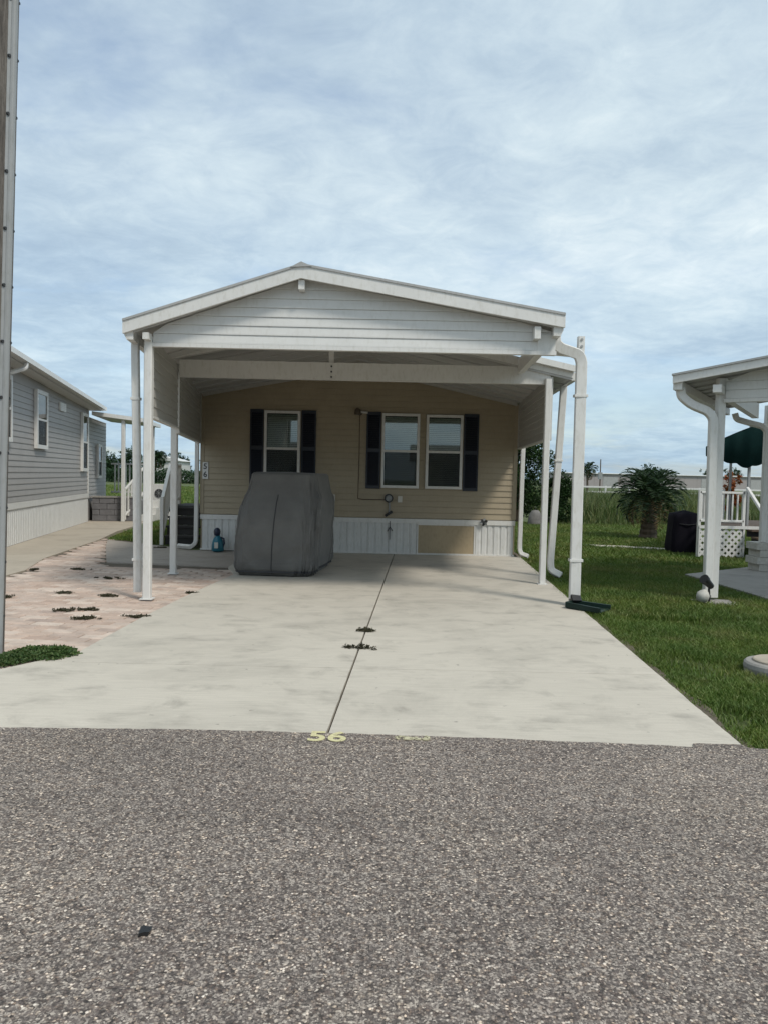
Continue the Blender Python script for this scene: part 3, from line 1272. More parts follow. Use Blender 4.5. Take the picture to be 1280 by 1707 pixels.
def roof_panels(root, y0, y1, n, L, M_, R_, zl, zm, zr, th, mat='roof_panel', name='roof_panel'):
    for side in (0, 1):
        for k in range(n):
            ta, tb = k / n, (k + 1) / n - 0.0015
            ya, yb = y0 + (y1 - y0) * ta, y0 + (y1 - y0) * tb
            lerp = lambda ab, t: ab[0] + (ab[1] - ab[0]) * t
            if side == 0:
                p = [(lerp(L, ta), ya, lerp(zl, ta)), (lerp(M_, ta) - .001, ya, zm), (lerp(M_, tb) - .001, yb, zm), (lerp(L, tb), yb, lerp(zl, tb))]
            else:
                p = [(lerp(M_, ta) + .001, ya, zm), (lerp(R_, ta), ya, lerp(zr, ta)), (lerp(R_, tb), yb, lerp(zr, tb)), (lerp(M_, tb) + .001, yb, zm)]
            mb = MB()
            mb.hexa(p + [(x, y, z + th) for x, y, z in p])
            # folded seam along one edge, above and below
            for dz0, dz1 in ((th, th + .025), (-.022, 0)):
                a, b = Vector(p[0]), Vector(p[1])
                w = Vector((0, .03, 0))
                mb.hexa([a + Vector((0, .002, dz0)), b + Vector((0, .002, dz0)), b + w + Vector((0, 0, dz0)), a + w + Vector((0, 0, dz0)),
                         a + Vector((0, .002, dz1)), b + Vector((0, .002, dz1)), b + w + Vector((0, 0, dz1)), a + w + Vector((0, 0, dz1))])
            mb.build(name, mat, root)


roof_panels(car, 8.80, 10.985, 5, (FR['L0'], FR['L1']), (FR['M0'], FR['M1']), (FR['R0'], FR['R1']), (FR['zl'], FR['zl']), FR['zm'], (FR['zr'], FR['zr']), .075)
# front fascia: two sloping boards with a raised top lip
for (x0, z0, x1, z1) in ((FR['L0'] - .01, FR['zl'] - .005, FR['M0'], FR['zm'] - .045), (FR['M0'], FR['zm'] - .045, FR['R0'] + .01, FR['zr'] - .012)):
    h = .135
    mb = MB()
    mb.hexa([(x0, 8.76, z0), (x1, 8.76, z1), (x1, 8.797, z1), (x0, 8.797, z0), (x0, 8.76, z0 + h), (x1, 8.76, z1 + h), (x1, 8.797, z1 + h), (x0, 8.797, z0 + h)])
    f = mb.build('fascia', 'white_aluminium', car)
    mb = MB()
    mb.hexa([(x0, 8.748, z0 + h + .001), (x1, 8.748, z1 + h + .001), (x1, 8.86, z1 + h + .001), (x0, 8.86, z0 + h + .001),
             (x0, 8.748, z0 + h + .028), (x1, 8.748, z1 + h + .028), (x1, 8.86, z1 + h + .028), (x0, 8.86, z0 + h + .028)])
    mb.build('drip_edge', 'roof_grey', f)
mb = MB()
mb.prism([(FR['M0'] - .12, 8.74, FR['zm'] + .07), (FR['M0'] + .12, 8.74, FR['zm'] + .085), (FR['M0'], 8.74, FR['zm'] + .135)], (0.13, 2.25, 0))
mb.build('ridge_cap', 'roof_grey', car)
# gable siding
fg = Frame((-2.70, YF), (1.93, YF - .0), 1)


def gspan(z):
    a, b = -2.70, 1.90
    if z > 3.09:
        a = max(a, FR['M0'] - (FR['zm'] - .01 - z) / ((FR['zm'] - FR['zl']) / (FR['M0'] - FR['L0'])))
    b = min(b, FR['M0'] + (FR['zm'] - .01 - z) / ((FR['zm'] - FR['zr']) / (FR['R0'] - FR['M0'])))
    if b - a < .12:
        return None
    return (a + 2.70, b + 2.70)


siding(fg, 2.985, 0.106, 8, 'white_vinyl', car, gspan)
mb = MB()
fg.box(mb, -0.03, 4.64, 2.938, 2.983, -.06, .022)
mb.build('header_trim', 'white_aluminium', car)
# header beam carried out to the right-hand front post
mb = MB()
mb.box(-2.70, 1.93, YF + .025, YF + .09, 2.95, 3.08)
mb.build('header_beam', 'white_aluminium', car)
mb = MB()
fg.box(mb, 4.42, 4.63, 2.984, 3.17, -.03, .018)
mb.build('header_end', 'white_vinyl', car)
# beam ends poking out under the overhang
for (x, z0, z1) in ((-0.985, 3.595, 3.70), (1.695, 3.10, 3.235), (-2.745, 3.0, 3.075)):
    mb = MB()
    mb.box(x - .035, x + .035, 8.80, YF - .016, z0, z1)
    mb.build('beam_end', 'white_aluminium', car)
# eave beams of the front bay
mb = MB()
mb.hexa([(1.76, YF + .1, 3.0), (1.84, YF + .1, 3.0), (1.93, 10.98, 3.0), (1.85, 10.98, 3.0),
         (1.76, YF + .1, 3.2), (1.84, YF + .1, 3.2), (1.93, 10.98, 3.2), (1.85, 10.98, 3.2)])
mb.build('eave_beam', 'white_aluminium', car)
# posts
for (x, y, z1, w) in ((-2.752, 8.955, 3.05, .092), (-3.075, 11.25, 2.98, .09), (2.285, 10.985, 2.93, .085), (2.295, 9.235, 3.21, .08)):
    mb = MB()
    mb.tube([(x, y, 0.0), (x, y, z1)], rect(w, w))
    post = mb.build('post', 'white_aluminium', car)
    mb = MB()
    mb.box(x - w * .8, x + w * .8, y - w * .75, y + w * .75, 0.001, .012)
    mb.build('base_plate', 'white_aluminium', post)
    if z1 > 3.1:
        for zz in (3.09, 3.17):
            mb = MB()
            mb.cyl((x, y - w / 2 - .012, zz), (x, y - w / 2 + .005, zz), .016, n=8)
            mb.build('bolt', 'grey_metal', post)
# second beam with king post and splice bolts
mb = MB()
mb.hexa([(-2.96, 11.06, 2.86), (2.33, 11.03, 2.86), (2.33, 11.12, 2.86), (-2.96, 11.15, 2.86),
         (-2.96, 11.06, 3.105), (2.33, 11.03, 3.105), (2.33, 11.12, 3.105), (-2.96, 11.15, 3.105)])
beam = mb.build('cross_beam', 'white_aluminium', car)
mb = MB()
mb.box(-.83, -.76, 11.07, 11.12, 3.106, 3.52)
kp = mb.build('king_post', 'white_aluminium', car)
for i in range(3):
    mb = MB()
    mb.cyl((-.79, 11.047 - .012, 2.90 + i * .075), (-.79, 11.06, 2.90 + i * .075), .013, n=8)
    mb.build('bolt', 'dark_metal', beam)
# rear roof over the second bay and the house
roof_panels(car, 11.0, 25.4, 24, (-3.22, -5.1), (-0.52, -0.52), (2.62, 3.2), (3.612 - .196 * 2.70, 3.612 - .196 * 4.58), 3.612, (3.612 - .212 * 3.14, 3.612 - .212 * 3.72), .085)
for (x0, z0, x1, z1) in ((-3.23, 3.07, -0.52, 3.612), (-0.52, 3.612, 2.64, 2.952)):
    mb = MB()
    mb.hexa([(x0, 10.988, z0), (x1, 10.988, z1), (x1, 10.999, z1), (x0, 10.999, z0), (x0, 10.988, z0 + .12), (x1, 10.988, z1 + .12), (x1, 10.999, z1 + .12), (x0, 10.999, z0 + .12)])
    mb.build('fascia', 'white_aluminium', car)
mb = MB()
mb.hexa([(2.04, 10.90, 3.16), (2.65, 10.90, 3.03), (2.65, 10.986, 3.03), (2.04, 10.986, 3.16), (2.04, 10.90, 3.245), (2.65, 10.90, 3.115), (2.65, 10.986, 3.115), (2.04, 10.986, 3.245)])
mb.build('fascia', 'white_aluminium', car)
# ceiling trim where the roof meets the house wall
for (x0, x1) in ((-3.5, -0.54), (-0.50, 2.5)):
    za, zb = ceil_z(x0) - .066, ceil_z(x1) - .066
    mb = MB()
    mb.hexa([(x0, 14.76, za), (x1, 14.76, zb), (x1, 14.83, zb), (x0, 14.83, za), (x0, 14.76, za + .06), (x1, 14.76, zb + .06), (x1, 14.83, zb + .06), (x0, 14.83, za + .06)])
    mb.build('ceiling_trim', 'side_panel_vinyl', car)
# hanging side panels of lap siding (seen from inside)
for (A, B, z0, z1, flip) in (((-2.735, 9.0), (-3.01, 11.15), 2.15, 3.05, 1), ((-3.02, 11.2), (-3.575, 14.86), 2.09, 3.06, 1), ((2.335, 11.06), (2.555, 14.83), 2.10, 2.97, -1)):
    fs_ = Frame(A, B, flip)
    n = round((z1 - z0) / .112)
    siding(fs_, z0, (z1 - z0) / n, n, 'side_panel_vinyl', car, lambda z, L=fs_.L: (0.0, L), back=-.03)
    mb = MB()
    fs_.box(mb, -.001, fs_.L, z0 - .03, z0 - .001, -.04, .03)
    mb.build('panel_track', 'white_aluminium', car)
    mb = MB()
    fs_.box(mb, -.012, -.002, z0 - .03, z1, -.035, .028)
    mb.build('panel_trim', 'white_aluminium', car)
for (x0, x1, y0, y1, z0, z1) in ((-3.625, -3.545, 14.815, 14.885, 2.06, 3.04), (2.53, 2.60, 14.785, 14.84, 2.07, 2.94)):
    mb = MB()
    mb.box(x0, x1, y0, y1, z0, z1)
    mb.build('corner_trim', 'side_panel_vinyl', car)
# gutters
def gutter(root, A, B, z, side, w=.12, h=.13):
    fr_ = Frame(A, B, 1)
    prof = [(0, 0), (w * .75, 0), (w, h * .55), (w, h), (w - .012, h), (w - .012, h * .6), (w * .7, .012), (.01, .012), (.01, h), (0, h)]
    mb = MB()
    n = len(prof)
    vs = [fr_.p(0, z + b, a * side) for a, b in prof] + [fr_.p(fr_.L, z + b, a * side) for a, b in prof]
    fs = [(i, (i + 1) % n, n + (i + 1) % n, n + i) for i in range(n)]
    mb.add(vs, fs)
    mb.add([fr_.p(0.001, z, 0), fr_.p(0.001, z, w * .75 * side), fr_.p(.001, z + h * .55, w * side), fr_.p(.001, z + h, w * side), fr_.p(.001, z + h, 0)], [(0, 1, 2, 3, 4)])
    mb.add([fr_.p(fr_.L - .001, z, 0), fr_.p(fr_.L - .001, z, w * .75 * side), fr_.p(fr_.L - .001, z + h * .55, w * side), fr_.p(fr_.L - .001, z + h, w * side), fr_.p(fr_.L - .001, z + h, 0)], [(4, 3, 2, 1, 0)])
    return mb.build('gutter', 'white_aluminium', root)


gutter(car, (FR['L0'] + .10, 8.80), (FR['L1'] + .10, 10.98), 2.99, -1, .10, .1)
gutter(car, (FR['R0'] - .11, 8.80), (FR['R1'] - .11, 10.98), 3.135, 1, .11, .115)
mb = MB()
mb.tube([(1.80, 9.2, 3.02), (2.10, 9.2, 3.0), (2.30, 9.2, 2.985)], rect(.05, .06))
mb.build('brace', 'white_aluminium', car)
gutter(car, (2.62, 11.0), (3.2, 25.4), 2.92, 1, .10, .11)
gutter(car, (-3.22, 11.0), (-5.1, 25.4), 3.02, -1, .10, .1)
# downspouts
downspout(car, [(-2.955, 9.10, 3.03), (-2.955, 9.10, 2.9), (-2.93, 9.11, 1.5), (-2.912, 9.11, 0.06)], .085, .075, straps=(((-2.917, 9.11, .45), 0), ((-2.946, 9.105, 2.35), 0)))
downspout(car, [(1.95, 9.08, 3.19), (1.955, 9.08, 3.10), (2.02, 9.10, 3.05), (2.25, 9.13, 2.985), (2.287, 9.14, 2.90), (2.29, 9.14, 1.5), (2.297, 9.14, 0.09)], .125, .085, straps=(((2.295, 9.14, .55), 0), ((2.288, 9.14, 2.5), 0)))
downspout(car, [(2.69, 11.80, 2.93), (2.69, 11.80, 2.84), (2.655, 11.82, 1.9), (2.585, 11.86, 0.22), (2.60, 11.85, 0.10), (2.74, 11.78, 0.03)], .10, .08,
          straps=(((2.65, 11.82, 1.8), 0),))
downspout(car, [(-3.615, 14.83, 2.98), (-3.615, 14.83, 1.5), (-3.62, 14.83, 0.14), (-3.72, 14.86, 0.05), (-4.05, 15.15, 0.04)], .075, .065)
downspout(car, [(2.66, 14.72, 2.9), (2.62, 14.72, 2.0), (2.612, 14.72, 0.16), (2.64, 14.70, 0.07), (2.76, 14.62, 0.03)], .08, .065)

# green splash block under the right-hand downspout
sb = thing('splash_block', 'dark green plastic splash block under the right front downspout', 'splash block', (2.33, 8.9, 0))
mb = MB()
A, B = Vector((2.215, 9.02, .004)), Vector((2.56, 8.76, .004))
d = (B - A).normalized()
s = Vector((-d.y, d.x, 0))
ws = (.10, .16)
mb.hexa([A - s * ws[0], B - s * ws[1], B + s * ws[1], A + s * ws[0], A - s * ws[0] + Vector((0, 0, .03)), B - s * ws[1] + Vector((0, 0, .012)), B + s * ws[1] + Vector((0, 0, .012)), A + s * ws[0] + Vector((0, 0, .03))])
mb.build('tray', 'green_plastic', sb)
for sg in (-1, 1):
    mb = MB()
    mb.tube([A + s * ws[0] * sg + Vector((0, 0, .045)), B + s * ws[1] * sg + Vector((0, 0, .028))], rect(.03, .06))
    mb.build('side_lip', 'green_plastic', sb)
mb = MB()
mb.tube([A + s * -.1 + Vector((0, 0, .04)), A + s * .1 + Vector((0, 0, .04))], rect(.03, .07))
mb.build('back_lip', 'green_plastic', sb)
mb = MB()
mb.tube([(2.297, 9.135, .05), (2.299, 9.10, .10), (2.30, 9.06, .055)], rect(.12, .09))
mb.build('spout_collar', 'black_plastic', sb)

# ================================================================== COVERED GOLF CART
cart = thing('covered_cart', 'golf cart under a fitted grey fabric cover in the carport', 'golf cart', (-1.5, 12.0, 0))


def cart_surface():
    nz, na = 110, 320
    V = np.zeros((nz, na, 3))
    for k in range(nz):
        t = k / (nz - 1)
        z = 1.535 * t
        # half width, half length, centre by height (x across, y along)
        ks = np.array([0, .04, .10, .30, .55, .70, .76, .82, .90, .975, .992, 1.0])
        hw = np.interp(t, ks, [.56, .585, .60, .60, .59, .57, .545, .51, .49, .475, .45, .02])
        hl = np.interp(t, ks, [.84, .88, .90, .905, .88, .83, .80, .78, .76, .745, .71, .02])
        cy = np.interp(t, ks, [12.03, 12.03, 12.03, 12.03, 12.05, 12.08, 12.09, 12.09, 12.09, 12.09, 12.09, 12.09])
        cx = np.interp(t, ks, [-1.53, -1.53, -1.53, -1.52, -1.50, -1.485, -1.475, -1.465, -1.455, -1.45, -1.45, -1.45])
        ex = 0.24
        for j in range(na):
            a = 2 * math.pi * j / na
            c, s = math.cos(a), math.sin(a)
            x = hw * math.copysign(abs(c) ** ex, c)
            y = hl * math.copysign(abs(s) ** ex, s)
            # cloth folds: gathers near the hem, soft drapes on the sides
            per = a * 9.0
            g = max(0.0, 1 - t / .22)
            right = max(0.0, c)
            fold = 0.030 * g * math.sin(a * 31 + 2.2 * math.sin(a * 5)) * (0.25 + right) - 0.05 * max(0, 1 - t / .07)
            fold += 0.016 * math.sin(a * 13 + t * 2.0 + 1.3 * math.sin(a * 3)) * (0.25 + 0.9 * right) * (1 - abs(2 * t - .9)) * .9
            fold += 0.012 * mnoise.noise((a * 2.1, t * 3.2, 1.7)) + 0.009 * mnoise.noise((c * 4, s * 4, t * 7))
            diag = mnoise.noise((c * 2.2 + t * 3.5, s * 2.2 + t * 1.5, 5.0))
            rid = (1 - abs(mnoise.noise((a * 4.2, t * 1.6 + a * .4, 3.3)))) ** 5
            fold += 0.040 * (rid - .25) * (0.18 + right) * min(1, (1 - t) * 5)
            rid2 = (1 - abs(mnoise.noise((c * 3.0 + t * 2.5, s * 3.0 - t * 2.0, 8.1)))) ** 6
            fold += 0.012 * (rid2 - .2) * min(1, (1 - t) * 4)
            cr1 = max(0.0, 1 - abs(mnoise.noise((a * 7.5 + t * 1.5, t * 1.1, 6.6))) * 5)
            fold += 0.010 * cr1 * (0.25 + right) * min(1, (1 - t) * 3)
            cr2 = max(0.0, 1 - abs(mnoise.noise((c * 2.4 - t * 3.2, s * 2.4 + t * 3.0, 2.4))) * 7)
            fold += 0.004 * cr2 * min(1, (1 - t) * 4)
            fold += 0.026 * right * diag + 0.010 * mnoise.noise((c * 3 - t * 6, s * 3 + t * 4, 9.0))
            k2 = 1 + fold / .75
            if t > .993:
                k2 = 1
            zz = z
            if t < .02:
                zz = 0.012 + 0.02 * max(0, math.sin(a * 31)) * right + (0.045 if s > .3 else 0)
            if t > .97:
                zz += 0.012 * mnoise.noise((x * 4, y * 4, 2))
            V[k, j] = (cx + x * k2 + (y * .10), cy + y * k2 - x * .03, zz)
    return V


CV = cart_surface()
nz, na, _ = CV.shape
vs = CV.reshape(-1, 3)
idx = np.arange(nz * na).reshape(nz, na)
F = np.stack([idx[:-1, :], np.roll(idx[:-1, :], -1, 1), np.roll(idx[1:, :], -1, 1), idx[1:, :]], -1).reshape(-1, 4)
cover = np_obj('cover', vs, F, 'cover_fabric', cart, smooth=True)
# seam up the front, a hem band, cords at the bottom
def seam(jc, k0, k1, name, mat, r=.007, out=.004):
    mb = MB()
    pts = []
    for k in range(k0, k1):
        if jc is None:                      # the front middle seam runs straight up
            fr0 = [j for j in range(int(na * .6), int(na * .9))]
            p = Vector(CV[k, min(fr0, key=lambda j: abs(CV[k, j][0] + 1.585 - .0 * k))])
        else:
            p = Vector(CV[k, jc])
        cpt = Vector((-1.5, 12.05, p.z))
        pts.append(p + (p - cpt).normalized() * out)
    mb.tube(pts, [(r, 0), (0, r), (-r, 0), (0, -r)], up=Vector((1, 0, 0)))
    mb.build(name, mat, cover)


seam(None, 3, 86, 'seam', 'cover_dark', .007)
seam(int(na * .875) - 5, 3, 100, 'seam', 'cover_fabric', .006)
seam(int(na * .625) + 5, 3, 100, 'seam', 'cover_fabric', .006)
mb = MB()
ring = [Vector(CV[5, j]) + (Vector(CV[5, j]) - Vector((-1.5, 12.05, CV[5, j][2]))).normalized() * .004 for j in range(na)]
ring.append(ring[0])
mb.tube(ring, rect(.012, .035), closed_ends=False)
mb.build('hem', 'cover_dark', cover)
mb = MB()
ring = [Vector(CV[15, j]) + (Vector(CV[15, j]) - Vector((-1.5, 12.05, CV[15, j][2]))).normalized() * .002 for j in range(na)]
ring.append(ring[0])
mb.tube(ring, rect(.006, .012), closed_ends=False)
mb.build('hem_stitch', 'cover_fabric', cover)
# tyres just showing under the hem
for (x, y) in ((-1.85, 11.55), (-1.20, 11.55), (-1.15, 12.55), (-1.75, 12.55)):
    mb = MB()
    mb.cyl((x - .08, y, .215), (x + .08, y, .215), .21, n=20)
    mb.build('tyre', 'black_plastic', cart)

# teal jug with a dark top on the concrete by the skirting
jug = thing('jug', 'teal plastic jug with dark handle top beside the white skirting', 'jug', (-3.16, 14.62, 0))
mb = MB()
mb.lathe((-3.15, 14.62, .003), [(.10, 0), (.118, .02), (.115, .12), (.10, .20), (.075, .255), (.045, .285), (.042, .30)], 18)
jb = mb.build('body', 'teal_plastic', jug, smooth=True)
mb = MB()
mb.lathe((-3.165, 14.62, .302), [(.05, 0), (.058, .02), (.066, .07), (.058, .115), (.03, .145), (.01, .15)], 16)
mb.build('cap', 'navy_plastic', jug, smooth=True)
mb = MB()
mb.tube([(-3.09, 14.60, .27), (-3.03, 14.59, .25), (-3.02, 14.59, .16), (-3.05, 14.6, .08)], rect(.025, .03))
mb.build('handle', 'navy_plastic', jug)
mb = MB()
mb.box(-3.19, -3.12, 14.496, 14.503, .07, .18)
mb.build('paper_label', 'cream_plastic', jug)

# ================================================================== ENTRY STEPS (left side of the house)
st = thing('entry_steps', 'dark entry steps with white picket handrail at the left of the house', 'steps', (-4.2, 15.6, 0))
sx0, sx1 = -4.50, -3.80
dx = -.14
for i in range(4):
    y0 = 15.75 + i * .28
    o_ = dx * (y0 - 15.7)
    mb = MB()
    mb.box(sx0 + o_, sx1 + o_, y0, y0 + .30, 0.185 * i + .145, 0.185 * (i + 1))
    mb.build('tread', 'dark_tread', st)
    mb = MB()
    mb.box(sx0 + .02 + o_, sx1 - .02 + o_, y0 + .03, y0 + .05, 0.185 * i + .002, 0.185 * i + .144)
    mb.build('riser', 'dark_tread', st)
mb = MB()
mb.box(sx0 - .22, sx1 - .2, 16.88, 18.3, .62, .76)
mb.build('landing', 'dark_tread', st)
for x in (sx0 - .2, sx1 - .3):
    mb = MB()
    mb.tube([(x, 18.2, 0), (x, 18.2, .62)], rect(.09, .09))
    mb.build('landing_leg', 'white_aluminium', st)
P0, P1, P2 = Vector((-4.53, 15.70, 0)), Vector((-4.70, 16.9, .74)), Vector((-4.86, 18.25, .74))
for p in (P0, P1, P2):
    mb = MB()
    mb.tube([p, p + Vector((0, 0, .98 if p is P0 else .95))], rect(.075, .075))
    mb.build('newel_post', 'white_aluminium', st)
for (a, b) in ((P0, P1), (P1, P2)):
    for hz, w in ((.92, .07), (.14, .05)):
        mb = MB()
        mb.tube([a + Vector((0, 0, hz)), b + Vector((0, 0, hz))], rect(w, .05))
        mb.build('rail', 'white_aluminium', st)
    for k in range(1, 10):
        t = k / 10
        p = a.lerp(b, t)
        mb = MB()
        mb.tube([p + Vector((0, 0, .15)), p + Vector((0, 0, .90))], rect(.03, .03))
        mb.build('baluster', 'white_aluminium', st)

# ================================================================== LEFT NEIGHBOUR
nb = thing('house', 'grey lap-sided neighbour house with white ribbed skirting at the left', 'house', (-7.7, 17.5, 0))
LY0 = 12.9


def lw(y):
    return -6.88 - .1858 * (y - 13.0)


fl = Frame((lw(LY0), LY0), (lw(22.35), 22.35), 1)
ky = math.sqrt(1 + .1858 ** 2)


def ls(y):
    return (y - LY0) * ky


siding(fl, 0.83, 0.118, 22, 'grey_vinyl', nb, lambda z: (0, fl.L), top=3.30)
mb = MB()
a, b = fl.p(0, 0, -.03), fl.p(fl.L, 0, -.03)
c, d = fl.p(fl.L, 0, -5.5), fl.p(0, 0, -5.5)
up = Vector((0, 0, 3.27))
mb.hexa([a, b, c, d, a + up, b + up, c + up, d + up])
mb.build('wall', 'grey_vinyl', nb)
skirt(fl, 0, fl.L, 0.0, 0.70, nb, 0.5)
mb = MB()
fl.box(mb, 0, fl.L, .70, .825, -.02, .03)
mb.build('skirt_trim', 'white_aluminium', nb)
mb = MB()
fl.box(mb, fl.L - .07, fl.L + .01, .78, 3.25, -.03, .028)
mb.build('corner_trim', 'white_aluminium', nb)
for (y0, y1, z0, z1) in ((13.65, 14.72, 2.00, 3.26), (16.5, 17.42, 1.94, 3.21), (21.25, 22.02, 1.46, 3.08)):
    window(fl, ls(y0), ls(y1), z0, z1, nb, blind='upper', fw=.085)
mb = MB()
fl.box(mb, ls(18.75), ls(19.35), 2.93, 3.13, .01, .05)
vent = mb.build('wall_vent', 'white_aluminium', nb)
for k in range(4):
    mb = MB()
    fl.box(mb, ls(18.80), ls(19.30), 2.955 + k * .042, 2.98 + k * .042, .05, .058)
    mb.build('slat', 'white_aluminium', vent)
# roof with soffit, fascia and gutter; the eave line falls a little towards the back
EZ0, EZ1 = 3.50, 3.24


def ez(sv):
    return EZ0 + (EZ1 - EZ0) * sv / fl.L


def sbox(mb, s0, s1, za, zb, d0, d1):
    q_ = [fl.p(s0, ez(s0) + za, d1), fl.p(s1, ez(s1) + za, d1), fl.p(s1, ez(s1) + za, d0), fl.p(s0, ez(s0) + za, d0)]
    return mb.hexa(q_ + [v + Vector((0, 0, zb - za)) for v in q_])


mb = MB()
mb.prism([fl.p(0, 3.2, .006), fl.p(fl.L, 3.2, .006), fl.p(fl.L, ez(fl.L) + .02, .006), fl.p(0, ez(0) + .02, .006)], (-.03, 0, 0))
mb.build('frieze', 'grey_vinyl', nb)
mb = MB()
sbox(mb, 0, fl.L + .3, 0, .03, -.02, .32)
mb.build('soffit', 'white_vinyl', nb)
e2 = fl.L + .35
p = [fl.p(0, ez(0) + .035, .35), fl.p(e2, ez(e2) + .035, .35), fl.p(e2, ez(e2) + .7, -2.8), fl.p(0, ez(0) + .7, -2.8)]
mb = MB()
mb.hexa(p + [v + Vector((0, 0, .09)) for v in p])
p = [fl.p(0, ez(0) + .7, -2.81), fl.p(e2, ez(e2) + .7, -2.81), fl.p(e2, ez(e2), -5.9), fl.p(0, ez(0), -5.9)]
mb.hexa(p + [v + Vector((0, 0, .09)) for v in p])
mb.build('roof', 'shingle', nb)
mb = MB()
sbox(mb, 0.0, fl.L + .34, .0, .13, .353, .372)
mb.build('fascia', 'white_aluminium', nb)
mb = MB()
sbox(mb, 0.3, fl.L + .32, .02, .115, .374, .47)
mb.build('gutter', 'white_aluminium', nb)
q = fl.p(ls(13.9), 0, 0)
downspout(nb, [fl.p(ls(14.35), 3.46, .42), fl.p(ls(14.3), 3.36, .42), fl.p(ls(14.1), 3.2, .08), fl.p(ls(14.0), 3.05, .06), fl.p(ls(14.0), .15, .06)], .07, .06)
# set-back end wall with a narrow window
fe = Frame((lw(22.40) - .02, 22.40), (lw(25.4) - .02, 25.4), 1)
siding(fe, 0.66, 0.118, 22, 'grey_vinyl', nb, lambda z: (0, fe.L), top=3.05)
mb = MB()
fe.box(mb, 0, fe.L, 0, 3.05, -3, -.03)
mb.build('wall', 'grey_vinyl', nb)
window(fe, 1.3, 1.95, 1.25, 2.3, nb, blind='upper', fw=.08)

# porch: block base, slab roof, posts, railing
pr = thing('porch', 'white roofed porch on grey block base behind the grey house', 'porch', (-7.9, 23.8, 0))
fb = Frame((-8.63, 22.72), (-7.28, 22.98), 1)
course = .172
for i in range(4):
    x = -(.21 if i % 2 else 0)
    while x < fb.L:
        a, b = max(0, x), min(fb.L, x + .42)
        if b - a > .06:
            mb = MB()
            fb.box(mb, a + .006, b - .006, i * course + .005, (i + 1) * course - .005, -.2, RNG.uniform(0, .018))
            mb.build('block', 'brick_grey', pr)
        x += .42
mb = MB()
fb.box(mb, 0.0, fb.L, 0, .60, -2.4, -.205)
mb.build('porch_floor', 'brick_grey', pr)
mb = MB()
fb.box(mb, -.02, fb.L + .03, .69, .735, -.24, .035)
mb.build('coping', 'concrete_grey' if 'concrete_grey' in MAT else 'brick_grey', pr)
mb = MB()
mb.hexa([(-8.55, 22.45, 3.10), (-7.12, 22.6, 2.94), (-7.45, 25.6, 2.94), (-9.1, 25.6, 3.10),
         (-8.55, 22.45, 3.21), (-7.12, 22.6, 3.05), (-7.45, 25.6, 3.05), (-9.1, 25.6, 3.21)])
mb.build('porch_roof', 'white_aluminium', pr)
for p in ((-7.70, 22.68), (-7.62, 25.3)):
    mb = MB()
    mb.tube([(p[0], p[1], 0), (p[0], p[1], 2.98)], rect(.10, .10))
    mb.build('post', 'white_aluminium', pr)
for hz in (.80, 1.72):
    mb = MB()
    mb.tube([(-8.95, 25.2, hz), (-7.62, 25.2, hz)], rect(.06, .05))
    mb.build('rail', 'white_aluminium', pr)
for k in range(1, 11):
    x = -8.95 + k * .121
    mb = MB()
    mb.tube([(x, 25.2, .80), (x, 25.2, 1.72)], rect(.035, .035))
    mb.build('baluster', 'white_aluminium', pr)
# slanted stair rail at the porch's right side
for hz in (.18, .95):
    mb = MB()
    mb.tube([(-7.66, 22.75, .0 + hz), (-7.38, 23.6, .66 + hz)], rect(.07, .05))
    mb.build('stair_rail', 'white_aluminium', pr)
for k in range(0, 7):
    t = k / 6
    x, y, z = -7.66 + .28 * t, 22.75 + .85 * t, .66 * t
    mb = MB()
    mb.tube([(x, y, z + .05), (x, y, z + .97)], rect(.05, .05))
    mb.build('baluster', 'white_aluminium', pr)
for i in range(3):
    mb = MB()
    mb.box(-7.26, -6.9, 23.0 + i * .27, 23.28 + i * .27, .0, .2 * (i + 1))
    mb.build('step', 'white_aluminium', pr)

# condenser on a white plinth
pb = thing('storage_box', 'low white plinth box under the air conditioner unit', 'box', (-6.85, 24.2, 0))
mb = MB()
mb.box(-7.25, -6.45, 23.95, 24.55, 0, .10)
mb.box(-7.22, -6.48, 23.98, 24.52, .10, .44)
mb.build('plinth', 'skirt_white', pb)
mb = MB()
mb.box(-7.14, -6.86, 23.965, 23.979, .12, .38)
mb.build('grille', 'grey_metal', pb)
ac = thing('air_conditioner', 'white air conditioner unit with round dark fan grille', 'air conditioner', (-7.0, 24.25, .44))
mb = MB()
mb.box(-7.24, -6.84, 24.05, 24.45, .442, 1.10)
mb.build('cabinet', 'white_aluminium', ac)
mb = MB()
mb.cyl((-7.04, 24.049, .82), (-7.04, 24.03, .82), .135, n=24)
gr = mb.build('fan_grille', 'dark_metal', ac)
for k in range(4):
    mb = MB()
    a = k * math.pi / 4
    dx_, dz_ = math.cos(a) * .13, math.sin(a) * .13
    mb.tube([(-7.04 - dx_, 24.024, .82 - dz_), (-7.04 + dx_, 24.024, .82 + dz_)], rect(.012, .008))
    mb.build('grille_bar', 'grey_metal', gr)

# ================================================================== UTILITY POLE
pole = thing('utility_pole', 'weathered wooden utility pole with metal conduit guard at the left edge', 'utility pole', (-3.22, 6.2, -.05))
LEAN = .0285


def polep(z):
    return Vector((-3.235 + LEAN * z, 6.20, z))


